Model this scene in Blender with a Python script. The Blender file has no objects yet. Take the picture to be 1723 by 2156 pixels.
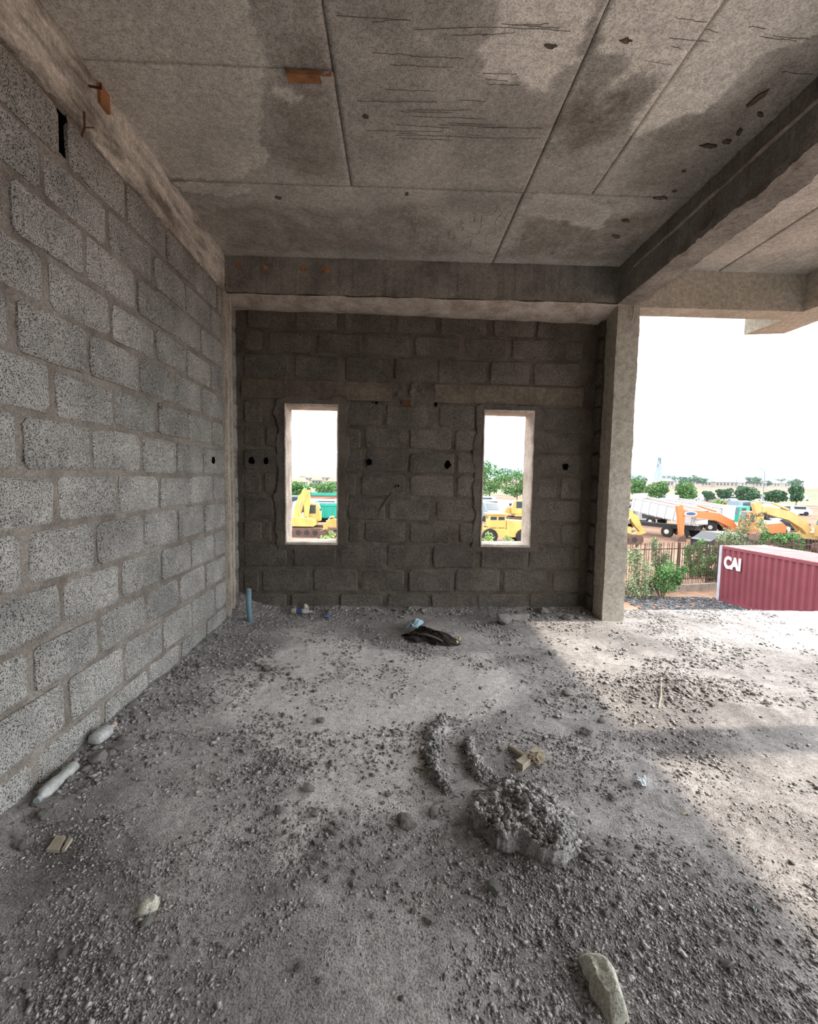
import bpy, math, random
import numpy as np
from mathutils import Vector, Matrix
R = random.Random(7)
NR = np.random.RandomState(11)
C = bpy.context.scene.collection
sc = bpy.context.scene

# ------------------------------------------------------------ camera
F_PX, YAW, PITCH, ROLL, H = 922.65, .0283, .0775, .0163, 1.38
_cy, _sy, _cp, _sp = math.cos(YAW), math.sin(YAW), math.cos(PITCH), math.sin(PITCH)
_F = np.array([_sy*_cp, _cy*_cp, -_sp]); _R0 = np.array([_cy, -_sy, 0]); _U0 = np.cross(_R0, _F)
_R = math.cos(ROLL)*_R0 + math.sin(ROLL)*_U0; _U = math.cos(ROLL)*_U0 - math.sin(ROLL)*_R0
CAM = np.array([0, 0, H])
cam = bpy.data.objects.new('camera', bpy.data.cameras.new('camera')); C.objects.link(cam)
cam.matrix_world = Matrix(((_R[0], _U[0], -_F[0], 0), (_R[1], _U[1], -_F[1], 0), (_R[2], _U[2], -_F[2], H), (0, 0, 0, 1)))
cam.data.sensor_fit = 'HORIZONTAL'; cam.data.sensor_width = 36; cam.data.lens = 36*F_PX/1723
cam.data.clip_start = .02; cam.data.clip_end = 3000
sc.camera = cam

# ------------------------------------------------------------ sky, sun, exposure
sc.view_settings.view_transform = 'Standard'; sc.view_settings.look = 'None'
sc.view_settings.gamma = 1; sc.view_settings.use_curve_mapping = False
sc.view_settings.exposure = EXPOSURE = 2.65
w = bpy.data.worlds.new('World'); sc.world = w; w.use_nodes = True
nt = w.node_tree; nt.nodes.clear()
geo = nt.nodes.new('ShaderNodeTexCoord'); sep = nt.nodes.new('ShaderNodeSeparateXYZ'); rmp = nt.nodes.new('ShaderNodeValToRGB')
bg = nt.nodes.new('ShaderNodeBackground'); out = nt.nodes.new('ShaderNodeOutputWorld')
nt.links.new(geo.outputs['Generated'], sep.inputs[0]); nt.links.new(sep.outputs['Z'], rmp.inputs[0])
nt.links.new(rmp.outputs[0], bg.inputs[0]); nt.links.new(bg.outputs[0], out.inputs[0])
e = rmp.color_ramp.elements
e[0].position = 0; e[0].color = (.72, .90, .96, 1)
e[1].position = .06; e[1].color = (.93, .97, 1, 1)
x_ = e.new(.5); x_.color = (.95, .98, 1.0, 1)
bg.inputs[1].default_value = .92
sun = bpy.data.objects.new('sun', bpy.data.lights.new('sun', 'SUN')); C.objects.link(sun)
sun.data.energy = .85; sun.data.angle = math.radians(1.3); sun.data.color = (1, .90, .76)
sun.rotation_euler = Vector((1, .05, 1.04)).to_track_quat('Z', 'Y').to_euler()

# ------------------------------------------------------------ pixel -> place
def ray(x, y): return _F + _R*(x-861.5)/F_PX - _U*(y-1078)/F_PX
def onz(x, y, z=0.): r = ray(x, y); return CAM + r*((z-H)/r[2])
def ony(x, y, Y): r = ray(x, y); return CAM + r*Y/r[1]
XL0, AL = -1.506, -.0202        # left wall plane x = XL0 + AL*y
Y0B, AB = 4.48, .025            # back wall plane y = Y0B + AB*x
def onleft(x, y): r = ray(x, y); return CAM + r*(XL0/(r[0]-AL*r[1]))
def onback(x, y): r = ray(x, y); return CAM + r*(Y0B/(r[1]-AB*r[0]))
HB, HC, ZB = 3.028, 3.363, 4.175
XR, WC = 2.04, .215

# ------------------------------------------------------------ noise
def _h(ix, iy, iz, s):
    n = (ix*374761393 + iy*668265263 + iz*2147483647 + s*974634777) & 0xffffffff
    n = ((n ^ (n >> 13))*1274126177) & 0xffffffff
    n = ((n ^ (n >> 16))*2246822519) & 0xffffffff
    return ((n ^ (n >> 15)) & 0xffff)/65535.0
def vnoise(p, s=0):
    p = np.asarray(p, float); i = np.floor(p).astype(np.int64); f = p-i; f = f*f*(3-2*f); r = 0
    for dx in (0, 1):
        for dy in (0, 1):
            for dz in (0, 1):
                wt = (f[..., 0] if dx else 1-f[..., 0])*(f[..., 1] if dy else 1-f[..., 1])*(f[..., 2] if dz else 1-f[..., 2])
                r = r + wt*_h(i[..., 0]+dx, i[..., 1]+dy, i[..., 2]+dz, s)
    return r*2-1
def fbm(p, oct=4, s=0, g=.5):
    p = np.asarray(p, float); a, r, t = 1., 0, 0
    for k in range(oct):
        r = r + a*vnoise(p*2**k+k*7.3, s+k); t += a; a *= g
    return r/t
def xy0(x, y): return np.stack([x, y, np.zeros_like(x)], -1)

# ------------------------------------------------------------ materials
def lin(c): return tuple(((v/255+.055)/1.055)**2.4 if v > 10 else v/255/12.92 for v in c)+(1,)
MATS = {}
def plain(name, rgb, rough=.8, metal=0, spec=.3, noise=0, nscale=8, bump=0, bscale=60):
    if name in MATS: return MATS[name]
    m = bpy.data.materials.new(name); m.use_nodes = True; n = m.node_tree; b = n.nodes['Principled BSDF']
    b.inputs['Roughness'].default_value = rough; b.inputs['Metallic'].default_value = metal; b.inputs['Specular IOR Level'].default_value = spec
    col = lin(rgb); b.inputs['Base Color'].default_value = col
    tc = n.nodes.new('ShaderNodeTexCoord')
    if noise:
        t = n.nodes.new('ShaderNodeTexNoise'); t.inputs['Scale'].default_value = nscale; t.inputs['Detail'].default_value = 6
        n.links.new(tc.outputs['Object'], t.inputs['Vector'])
        mr = n.nodes.new('ShaderNodeMapRange'); mr.inputs[1].default_value = .3; mr.inputs[2].default_value = .7
        mr.inputs[3].default_value = 1-noise; mr.inputs[4].default_value = 1+noise
        n.links.new(t.outputs['Fac'], mr.inputs[0])
        mx = n.nodes.new('ShaderNodeVectorMath'); mx.operation = 'SCALE'; mx.inputs[0].default_value = col[:3]
        n.links.new(mr.outputs[0], mx.inputs['Scale']); n.links.new(mx.outputs[0], b.inputs['Base Color'])
    if bump:
        t = n.nodes.new('ShaderNodeTexNoise'); t.inputs['Scale'].default_value = bscale; t.inputs['Detail'].default_value = 5
        n.links.new(tc.outputs['Object'], t.inputs['Vector'])
        bp = n.nodes.new('ShaderNodeBump'); bp.inputs['Strength'].default_value = bump; bp.inputs['Distance'].default_value = .01
        n.links.new(t.outputs['Fac'], bp.inputs['Height']); n.links.new(bp.outputs[0], b.inputs['Normal'])
    MATS[name] = m; return m
def concrete(name, c1, c2, big=1.2, fine=70, speck=.0, sscale=260, bump=.5, bdist=.004, attr=None, c3=None, rnd=0, stretch=(1, 1, 1), streak=0, c4=None):
    """mottled concrete: c1/c2 patches, fine grain, dark speckle, optional stain attribute to colour c3 (and c4 where negative)"""
    m = bpy.data.materials.new(name); m.use_nodes = True; n = m.node_tree; b = n.nodes['Principled BSDF']; L = n.links.new
    b.inputs['Roughness'].default_value = .92; b.inputs['Specular IOR Level'].default_value = .15
    tc = n.nodes.new('ShaderNodeTexCoord'); mp = n.nodes.new('ShaderNodeMapping'); L(tc.outputs['Object'], mp.inputs[0]); mp.inputs['Scale'].default_value = stretch
    V = tc.outputs['Object']
    def noi(scale, det=6, rough=.6, v=V):
        t = n.nodes.new('ShaderNodeTexNoise'); t.inputs['Scale'].default_value = scale; t.inputs['Detail'].default_value = det
        t.inputs['Roughness'].default_value = rough; L(v, t.inputs['Vector']); return t.outputs['Fac']
    def rng(s, a, b_, c, d):
        r = n.nodes.new('ShaderNodeMapRange'); L(s, r.inputs[0])
        for k, v in enumerate((a, b_, c, d)): r.inputs[k+1].default_value = v
        return r.outputs[0]
    def mix(f, a, b_, typ='MIX'):
        x = n.nodes.new('ShaderNodeMix'); x.data_type = 'RGBA'; x.blend_type = typ; x.clamp_result = False
        for s, i in ((f, 0), (a, 6), (b_, 7)):
            if isinstance(s, (float, int, tuple)): x.inputs[i].default_value = s
            else: L(s, x.inputs[i])
        return x.outputs[2]
    col = mix(rng(noi(big, 8, .62, mp.outputs[0]), .38, .62, 0, 1), lin(c1), lin(c2))
    if attr:
        a = n.nodes.new('ShaderNodeAttribute'); a.attribute_name = attr
        f = rng(a.outputs['Fac'], 0, 1, 0, 1); 
        ad = n.nodes.new('ShaderNodeMath'); ad.operation = 'MULTIPLY'; L(f, ad.inputs[0]); L(rng(noi(9, 8, .7), .3, .6, .62, 1), ad.inputs[1])
        col = mix(ad.outputs[0], col, lin(c3))
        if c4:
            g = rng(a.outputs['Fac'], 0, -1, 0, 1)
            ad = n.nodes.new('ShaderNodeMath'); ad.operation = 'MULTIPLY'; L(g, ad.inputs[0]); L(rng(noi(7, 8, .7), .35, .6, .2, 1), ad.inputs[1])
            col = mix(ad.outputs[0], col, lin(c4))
    g1 = rng(noi(fine, 4, .7), .3, .7, .72, 1.28)
    sc_ = n.nodes.new('ShaderNodeVectorMath'); sc_.operation = 'SCALE'; L(col, sc_.inputs[0]); L(g1, sc_.inputs['Scale']); col = sc_.outputs[0]
    if speck:
        s = rng(noi(sscale, 2, .5), .38, .5, 1-speck, 1)
        sc_ = n.nodes.new('ShaderNodeVectorMath'); sc_.operation = 'SCALE'; L(col, sc_.inputs[0]); L(s, sc_.inputs['Scale']); col = sc_.outputs[0]
    if streak:
        mp2 = n.nodes.new('ShaderNodeMapping'); mp2.inputs['Scale'].default_value = (30, 30, 1.5); L(tc.outputs['Object'], mp2.inputs[0])
        s = rng(noi(1, 4, .6, mp2.outputs[0]), .3, .5, 1-streak, 1)
        sc_ = n.nodes.new('ShaderNodeVectorMath'); sc_.operation = 'SCALE'; L(col, sc_.inputs[0]); L(s, sc_.inputs['Scale']); col = sc_.outputs[0]
    if rnd:
        oi = n.nodes.new('ShaderNodeObjectInfo'); s = rng(oi.outputs['Random'], 0, 1, 1-rnd, 1+rnd)
        sc_ = n.nodes.new('ShaderNodeVectorMath'); sc_.operation = 'SCALE'; L(col, sc_.inputs[0]); L(s, sc_.inputs['Scale']); col = sc_.outputs[0]
    L(col, b.inputs['Base Color'])
    h = n.nodes.new('ShaderNodeMath'); h.operation = 'ADD'; L(noi(fine*.6, 5, .7), h.inputs[0]); L(noi(sscale, 3, .6), h.inputs[1])
    bp = n.nodes.new('ShaderNodeBump'); bp.inputs['Strength'].default_value = bump; bp.inputs['Distance'].default_value = bdist
    L(h.outputs[0], bp.inputs['Height']); L(bp.outputs[0], b.inputs['Normal'])
    MATS[name] = m; return m
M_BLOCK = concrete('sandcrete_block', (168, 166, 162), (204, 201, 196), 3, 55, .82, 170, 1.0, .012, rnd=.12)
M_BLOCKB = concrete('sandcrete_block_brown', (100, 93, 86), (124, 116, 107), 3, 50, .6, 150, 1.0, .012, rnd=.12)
M_DGRAV = concrete('dark_gravel_shaded', (60, 62, 66), (96, 98, 102), 3, 9, .2, 20, .6, .01)  # gravel colour darkened further for the shade it lies in
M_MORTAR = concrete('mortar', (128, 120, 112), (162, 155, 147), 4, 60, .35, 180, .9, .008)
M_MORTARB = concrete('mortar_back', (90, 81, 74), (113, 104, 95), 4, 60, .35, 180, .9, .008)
M_CEIL = concrete('ceiling_concrete', (164, 160, 153), (194, 189, 181), 2.2, 40, .34, 115, .6, .005, attr='stain', c3=(246, 240, 229), c4=(132, 123, 113))
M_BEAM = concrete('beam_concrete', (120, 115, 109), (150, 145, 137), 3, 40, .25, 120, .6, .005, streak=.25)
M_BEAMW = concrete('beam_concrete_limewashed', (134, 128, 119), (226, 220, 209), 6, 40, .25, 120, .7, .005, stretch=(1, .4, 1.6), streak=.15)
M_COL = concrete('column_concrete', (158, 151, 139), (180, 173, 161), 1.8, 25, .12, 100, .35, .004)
M_LINT = concrete('lintel_concrete', (94, 85, 75), (114, 104, 92), 3, 30, .2, 90, .5, .004, streak=.2)
M_FLOOR = concrete('dusty_floor', (136, 131, 130), (186, 181, 179), 1.5, 30, .35, 140, .7, .008, attr='dust_and_sun_dim', c3=(222, 217, 214), c4=(108, 104, 103))
M_GRAV = concrete('gravel', (100, 97, 97), (188, 184, 182), 40, 90, .2, 200, .6, .003)
M_STONE = concrete('loose_stone', (126, 122, 119), (182, 178, 172), 14, 90, .25, 150, .9, .004, rnd=.2)
M_HEAP = concrete('dried_mortar', (158, 155, 152), (204, 201, 198), 12, 80, .4, 170, 1.0, .010)
M_WOOD = plain('weathered_wood', (165, 155, 138), .8, noise=.2, nscale=30, bump=.4)
M_PLY = plain('orange_timber', (156, 110, 76), .8, noise=.35, nscale=14, bump=.3)
M_RUST = plain('rusty_steel', (96, 66, 48), .8, .3, noise=.3, nscale=40, bump=.4)
M_PVC = plain('grey_blue_pvc', (112, 138, 152), .5, noise=.12, nscale=20)
M_BLACK = plain('black_shade_fill', (6, 6, 6), 1, spec=0)  # flat black painted as the shade inside slot and holes
M_PLAST = concrete('window_plaster', (165, 152, 140), (200, 190, 180), 6, 50, .1, 150, .5, .004)

# ------------------------------------------------------------ mesh helpers
def me_obj(name, v, f, mat, parent=None, smooth=False, attrs=None, origin=(0, 0, 0)):
    me = bpy.data.meshes.new(name)
    v = np.asarray(v, float)-np.asarray(origin, float)
    if isinstance(f, np.ndarray):
        k = f.shape[1]; me.vertices.add(len(v)); me.vertices.foreach_set('co', v.astype(np.float32).ravel())
        me.loops.add(f.size); me.loops.foreach_set('vertex_index', f.astype(np.int32).ravel())
        me.polygons.add(len(f)); me.polygons.foreach_set('loop_start', np.arange(0, f.size, k, dtype=np.int32))
        me.update(calc_edges=True)
    else:
        me.from_pydata([tuple(q) for q in v], [], f)
    me.validate()
    if attrs:
        for n_, a in attrs.items():
            at = me.attributes.new(n_, 'FLOAT', 'POINT'); at.data.foreach_set('value', np.asarray(a, np.float32))
    if smooth: me.polygons.foreach_set('use_smooth', np.ones(len(me.polygons), bool))
    me.materials.append(mat)
    o = bpy.data.objects.new(name, me); C.objects.link(o); o.location = origin
    if parent is not None: o.parent = parent
    return o
class MB:
    def __init__(s): s.v = []; s.f = []
    def add(s, v, f):
        n = len(s.v); s.v += [tuple(map(float, q)) for q in v]; s.f += [tuple(i+n for i in q) for q in f]; return s
    def box(s, a, b, M=None):
        p = [(x, y, z) for z in (a[2], b[2]) for x, y in ((a[0], a[1]), (b[0], a[1]), (b[0], b[1]), (a[0], b[1]))]
        if M is not None: p = [tuple(M @ Vector(q)) for q in p]
        return s.add(p, [(3, 2, 1, 0), (4, 5, 6, 7), (0, 1, 5, 4), (1, 2, 6, 5), (2, 3, 7, 6), (3, 0, 4, 7)])
    def tube(s, pts, r, n=8):
        pts = [Vector(p) for p in pts]; rr = r if isinstance(r, (list, tuple)) else [r]*len(pts); base = len(s.v)
        u = None
        for i, p in enumerate(pts):
            d = (pts[min(i+1, len(pts)-1)]-pts[max(i-1, 0)]).normalized()
            if u is None: u = d.orthogonal().normalized()
            u = (u-d*u.dot(d)).normalized(); w_ = d.cross(u)
            for k in range(n):
                a = 2*math.pi*k/n; s.v.append(tuple(p+(u*math.cos(a)+w_*math.sin(a))*rr[i]))
        for i in range(len(pts)-1):
            for k in range(n):
                a = base+i*n+k; b = base+i*n+(k+1) % n; s.f.append((a, b, b+n, a+n))
        s.f.append(tuple(base+k for k in range(n))[::-1]); s.f.append(tuple(base+(len(pts)-1)*n+k for k in range(n)))
        return s
    def prism(s, poly, axis, a, b):
        """poly in the two other axes, extruded along axis from a to b"""
        n = len(poly)
        def P(q, t): l = list(q); l.insert(axis, t); return l
        return s.add([P(q, a) for q in poly]+[P(q, b) for q in poly],
                     [tuple(range(n))[::-1], tuple(range(n, 2*n))]+[(i, (i+1) % n, (i+1) % n+n, i+n) for i in range(n)])
    def build(s, name, mat, parent=None, smooth=False): return me_obj(name, s.v, s.f, mat, parent, smooth)
def tag(o, label=None, cat=None, group=None, kind=None):
    if label: o['label'] = label
    if cat: o['category'] = cat
    if group: o['group'] = group
    if kind: o['kind'] = kind
    return o
def empty(name, loc, label=None, cat=None, group=None, rz=0, kind=None):
    o = bpy.data.objects.new(name, None); C.objects.link(o); o.location = loc; o.rotation_euler = (0, 0, rz); o.empty_display_size = .1
    return tag(o, label, cat, group, kind)
def copy_tree(o, parent=None):
    c = o.copy(); C.objects.link(c)
    if parent is not None: c.parent = parent
    for ch in list(o.children): copy_tree(ch, c)
    return c
def grid(us, vs): # returns u,v flattened and quad faces
    U, V = np.meshgrid(us, vs, indexing='ij'); nu, nv = len(us), len(vs)
    i = np.arange(nu*nv).reshape(nu, nv)
    f = np.stack([i[:-1, :-1], i[1:, :-1], i[1:, 1:], i[:-1, 1:]], -1).reshape(-1, 4)
    return U.ravel(), V.ravel(), f
def inpoly(x, y, poly):
    x = np.asarray(x); y = np.asarray(y); r = np.zeros(x.shape, bool); n = len(poly)
    for i in range(n):
        x0, y0 = poly[i][:2]; x1, y1 = poly[(i+1) % n][:2]
        c = ((y0 > y) != (y1 > y)) & (x < (x1-x0)*(y-y0)/((y1-y0) or 1e-9)+x0); r ^= c
    return r
def segdist(x, y, pts, close=True):
    d = np.full(np.shape(x), 1e9)
    for i in range(len(pts)-(0 if close else 1)):
        a = np.array(pts[i][:2]); b = np.array(pts[(i+1) % len(pts)][:2]); ab = b-a
        t = np.clip(((x-a[0])*ab[0]+(y-a[1])*ab[1])/(ab@ab+1e-12), 0, 1)
        d = np.minimum(d, np.hypot(x-a[0]-t*ab[0], y-a[1]-t*ab[1]))
    return d
def rough_box(a, b, cell, amp, name, mat, parent=None, seed=0, scale=6, skew=None, edge=.0):
    """box whose surface is gridded and displaced by noise; skew(v) moves the result"""
    a = np.array(a, float); b = np.array(b, float); n = np.maximum(1, np.round((b-a)/cell)).astype(int); V = []; Fq = []; off = 0
    for ax in range(3):
        o1, o2 = [k for k in range(3) if k != ax]
        for side in (0, 1):
            u, v, f = grid(np.linspace(a[o1], b[o1], n[o1]+1), np.linspace(a[o2], b[o2], n[o2]+1))
            p = np.zeros((len(u), 3)); p[:, o1] = u; p[:, o2] = v; p[:, ax] = (a, b)[side][ax]
            flip = (side == 1) ^ (ax == 1)
            Fq.append((f if flip else f[:, ::-1])+off); V.append(p); off += len(p)
    V = np.concatenate(V); Fq = np.concatenate(Fq)
    c = (a+b)/2; h = (b-a)/2
    # seam-safe displacement: noise is a function of position only
    d = np.stack([fbm(V*scale, 4, seed+k*10) for k in range(3)], -1)*amp
    if edge:
        q = np.abs((V-c)/h) > .999; e2 = (q.sum(1) >= 2)
        d -= (np.sign(V-c)*q)*(e2*edge*np.clip(fbm(V*14, 3, seed+77)+.1, 0, 1))[:, None]
    V = V+d
    if skew: V = skew(V)
    return me_obj(name, V, Fq, mat, parent)
def rock_mesh(name, r, seed, mat, sub=2, flat=.7, elong=1.3, rough=.35):
    rs = np.random.RandomState(seed)
    t = (1+5**.5)/2
    v = np.array([(-1, t, 0), (1, t, 0), (-1, -t, 0), (1, -t, 0), (0, -1, t), (0, 1, t), (0, -1, -t), (0, 1, -t), (t, 0, -1), (t, 0, 1), (-t, 0, -1), (-t, 0, 1)], float)
    f = [(0, 11, 5), (0, 5, 1), (0, 1, 7), (0, 7, 10), (0, 10, 11), (1, 5, 9), (5, 11, 4), (11, 10, 2), (10, 7, 6), (7, 1, 8), (3, 9, 4), (3, 4, 2), (3, 2, 6), (3, 6, 8), (3, 8, 9), (4, 9, 5), (2, 4, 11), (6, 2, 10), (8, 6, 7), (9, 8, 1)]
    v /= np.linalg.norm(v[0])
    for _ in range(sub):
        nf = []; mid = {}; v = list(v)
        def m(a, b):
            k = (min(a, b), max(a, b))
            if k not in mid:
                p = (v[a]+v[b])/2; v.append(p/np.linalg.norm(p)); mid[k] = len(v)-1
            return mid[k]
        for a, b, c in f:
            x, y, z = m(a, b), m(b, c), m(c, a); nf += [(a, x, z), (b, y, x), (c, z, y), (x, y, z)]
        f = nf; v = np.array(v)
    # facet the ball with random cutting planes, then roughen
    for _ in range(9):
        d = rs.normal(size=3); d /= np.linalg.norm(d); k = rs.uniform(.55, .9); q = v@d; v = v-np.outer(np.clip(q-k, 0, None), d)
    v = v*(1+rough*fbm(v*2.2+seed*3.1, 4, seed))[:, None]
    v = v*np.array([elong, 1, flat])*r
    v[:, 2] -= v[:, 2].min()
    me = bpy.data.meshes.new(name); me.from_pydata([tuple(q) for q in v], [], f); me.materials.append(mat); return me

# ------------------------------------------------------------ floor
def floor_h(x, y):
    x = np.asarray(x, float); y = np.asarray(y, float)
    p = xy0(x, y)
    h = .010*fbm(p*1.6, 3, 5)+.006*fbm(p*9, 4, 9)
    near = np.clip(1.2-y, 0, 1)
    dl = x-(XL0+AL*y)                            # distance from the left wall
    db = (Y0B+AB*x)-y; inr = x < XR+.1
    h = h+.045*np.exp(-np.clip(dl, 0, 9)/.10)*(1+.5*fbm(p*4, 2, 3))
    h = h+np.where(inr, .05*np.exp(-np.clip(db, 0, 9)/.12)*(1+.6*fbm(p*5, 3, 4)), 0)
    h = h+.10*np.exp(-(np.clip(dl, 0, 9)**2+np.clip(db, 0, 9)**2)/.09)   # mound in the corner
    for (cx, cy, sx, sy, a, k) in MOUNDS: h = h+k*np.exp(-((x-cx)/sx)**2-((y-cy)/sy)**2)*(1+.5*fbm(p*11, 4, 8))
    return h
MOUNDS = []
for (px, py, sx, sy, k) in [(1480, 1450, .45, .13, .045), (1600, 1500, .35, .10, .035), (1400, 1430, .2, .1, .02), (1280, 1860, .28, .18, .02), (1250, 1640, .35, .2, .012), (1080, 1315, .2, .08, .03), (1130, 1870, .3, .14, .02)]:
    q = onz(px, py); MOUNDS.append((q[0], q[1], sx, sy, 0, k))
def fz(x, y): return float(floor_h(np.array([x]), np.array([y]))[0])
def onf(x, y):
    z = 0.
    for _ in range(4): q = onz(x, y, z); z = fz(q[0], q[1])
    return Vector((q[0], q[1], z))
Pc0 = lambda L_: [tuple(onz(a, b, 0)[:2]) for a, b in L_]
FX0, FX1, FY0, FY1 = -1.75, 6.6, -4.5, 4.58
us = np.concatenate([np.arange(FX0, 3.0, .020), np.arange(3.0, FX1, .04), [FX1]]); vs = np.concatenate([np.arange(FY0, 0, .3), np.arange(0, .5, .08), np.arange(.5, FY1, .018), [FY1]])
u, v, f = grid(us, vs); p = xy0(u, v)
hz = floor_h(u, v)+.0045*np.clip(fbm(p*38, 3, 21)+.1, 0, 1)*1.6*(.4+np.clip(fbm(p*2, 3, 31)+.5, 0, 1.2))
DUSTP = Pc0([(400, 1430), (560, 1370), (700, 1330), (860, 1370), (1050, 1370), (1130, 1450), (1050, 1520), (960, 1560), (900, 1680), (940, 1760), (800, 1740), (700, 1760), (620, 1850), (560, 1720), (600, 1620), (450, 1520)])
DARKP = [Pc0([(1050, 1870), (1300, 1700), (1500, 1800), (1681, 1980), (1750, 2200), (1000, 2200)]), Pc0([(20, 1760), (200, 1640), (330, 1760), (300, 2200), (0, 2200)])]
def dust_and_sun_dim(x, y):
    p = xy0(x, y); wx = x+.10*fbm(p*4, 4, 211)+.03*fbm(p*20, 3, 213); wy = y+.10*fbm(p*4, 4, 212)+.03*fbm(p*20, 3, 214)
    i = inpoly(wx, wy, DUSTP); d = segdist(wx, wy, DUSTP); s = np.where(i, np.clip(d/.12, 0, 1)*.9, 0)
    for P_ in DARKP: i = inpoly(wx, wy, P_); d = segdist(wx, wy, P_); s = np.where(i, -np.clip(d/.15, 0, 1)*.8, s)
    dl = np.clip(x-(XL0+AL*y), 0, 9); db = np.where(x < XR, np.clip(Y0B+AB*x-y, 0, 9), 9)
    s = s-.9*np.exp(-dl/.14)-1.0*np.exp(-db/.16)-.5*np.clip((x-1.7)/.6, 0, 1)  # last term darkens the sunny bay against overbright light, plus tracked earth
    return s+.35*fbm(p*2.5, 4, 215)
ob = me_obj('floor', np.stack([u, v, hz], -1), f, M_FLOOR, smooth=True, attrs={'dust_and_sun_dim': dust_and_sun_dim(u, v)}); tag(ob, 'dusty grey concrete floor strewn with grit', None, kind='structure')
MB().box((FX0, FY0, -.25), (FX1, FY1, -.06)).build('floor_slab', M_BEAM, ob)

# ------------------------------------------------------------ block walls
def block(u0, u1, z0, z1, name, mat, parent, place, proud, seed, depth=.03):
    """one block: irregular 12-point outline, chamfered front; place(u, z, out) -> world"""
    rs = np.random.RandomState(seed); w_, h_ = u1-u0, z1-z0; ch = min(.028, w_*.2)
    pts = []
    cs = [(u0, z0), (u1, z0), (u1, z1), (u0, z1)]; c = np.array(cs)
    for i in range(4):
        a = c[i]; b = c[(i+1) % 4]; d = (b-a)/np.linalg.norm(b-a); nrm = np.array([-d[1], d[0]]); Ln = np.linalg.norm(b-a)
        k = ch*rs.uniform(.4, 1.3)
        ts = (k, Ln*rs.uniform(.3, .7), Ln-ch*rs.uniform(.4, 1.3)) if Ln > .15 else (k, Ln-k)
        for t in ts: pts.append(a+d*t+nrm*rs.uniform(-.002, .007))
    pts = np.array(pts); n = len(pts); cen = pts.mean(0)
    inner = cen+(pts-cen)*(1-np.array([.014/(w_/2), .014/(h_/2)])); tilt = rs.uniform(-.006, .006, 2)
    V = []
    for q in pts: V.append(place(q[0], q[1], -depth))
    for q in pts: V.append(place(q[0], q[1], proud-.008))
    for q in inner: V.append(place(q[0], q[1], proud+tilt@((q-cen)/np.array([w_, h_]))*1.2))
    Fs = []
    for i in range(n):
        j = (i+1) % n; Fs += [(i, j, j+n, i+n), (i+n, j+n, j+2*n, i+2*n)]
    Fs.append(tuple(range(2*n, 3*n)))
    o = me_obj(name, V, Fs, mat, parent); return o
def mortar_sheet(us, zs, place, mat, parent, seed, amp, base, holes=(), smear=0):
    u, z, f = grid(us, zs); p = np.stack([u, z, np.zeros_like(u)], -1)
    d = base+amp*fbm(p*14, 4, seed)+.7*amp*fbm(p*45, 3, seed+5)
    if smear: d = d+smear*np.clip(fbm(p*2.4, 3, seed+9)-.18, 0, 1)
    V = np.stack([place(a, b, c) for a, b, c in zip(u, z, d)])
    for h_ in holes:
        c = V[f].mean(1); cu = u[f].mean(1); cz = z[f].mean(1)
        f = f[~((cu > h_[0]) & (cu < h_[1]) & (cz > h_[2]) & (cz < h_[3]))]
    return me_obj('mortar', V, f, mat, parent)

def pbox(mb, place, u0, u1, z0, z1, o0, o1):
    mb.add([place(u0, z0, o1), place(u1, z0, o1), place(u1, z1, o1), place(u0, z1, o1), place(u0, z0, o0), place(u1, z0, o0), place(u1, z1, o0), place(u0, z1, o0)],
           [(0, 1, 2, 3), (7, 6, 5, 4), (0, 4, 5, 1), (1, 5, 6, 2), (2, 6, 7, 3), (3, 7, 4, 0)]); return mb
# left wall
nl = math.hypot(1, AL)
def PL(u, z, o): return (XL0+AL*u+o/nl, u-o*AL/nl, z)
wl = MB(); 
wl.add([PL(-4.5, -.2, -.02), PL(4.8, -.2, -.02), PL(4.8, HC, -.02), PL(-4.5, HC, -.02), PL(-4.5, -.2, -.25), PL(4.8, -.2, -.25), PL(4.8, HC, -.25), PL(-4.5, HC, -.25)],
       [(0, 1, 2, 3), (7, 6, 5, 4), (0, 4, 5, 1), (1, 5, 6, 2), (2, 6, 7, 3), (3, 7, 4, 0)])
wl = wl.build('wall_left', M_MORTAR); tag(wl, 'long left wall of pale grey sandcrete blocks with thick mortar joints', kind='structure')
lv = [3.03, 2.789, 2.561, 2.323, 2.097, 1.857, 1.624, 1.378, 1.142, .889, .650, .417, .169, -.07]
UEND = 4.07
for i in range(13):
    z1, z0 = lv[i]-.013, lv[i+1]+.013
    base = 1.765 if i == 0 else (1.842 if i % 2 == 0 else 2.036)
    js = [base+.4445*k for k in range(-8, 6)]
    js = [j for j in js if j < UEND-.06]+[UEND+.02]
    for a, b in zip(js[:-1], js[1:]):
        if i == 0 and a < 1.5: pass
        g = .014 if a > 2 else .019
        g2 = g
        if i == 0 and abs(b-2.21) < .08: g2 = .068            # open slot next to the beam
        if i == 0 and abs(a-2.21) < .08: g = .0
        jz = R.uniform(-.006, .006)
        block(a+g+R.uniform(-.005, .005), b-g2+R.uniform(-.005, .005) if b < UEND else UEND, z0+jz, z1+jz+R.uniform(-.005, .003), 'block', M_BLOCK, wl, PL, R.uniform(.005, .015), R.randrange(10**6))
us_ = np.concatenate([np.arange(-1.8, .8, .06), np.arange(.8, 4.5, .014)]); zs_ = np.arange(-.1, 3.08, .014)
mortar_sheet(us_, zs_, PL, M_MORTAR, wl, 3, .008, -.004, holes=[(2.15, 2.22, 2.83, 3.1)], smear=.012)
m = MB(); pbox(m, PL, 2.145, 2.225, 2.83, HB, -.025, -.017); m.build('open_joint_shade', M_BLACK, wl)  # black panel painted as the shade inside the shallow open slot
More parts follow.
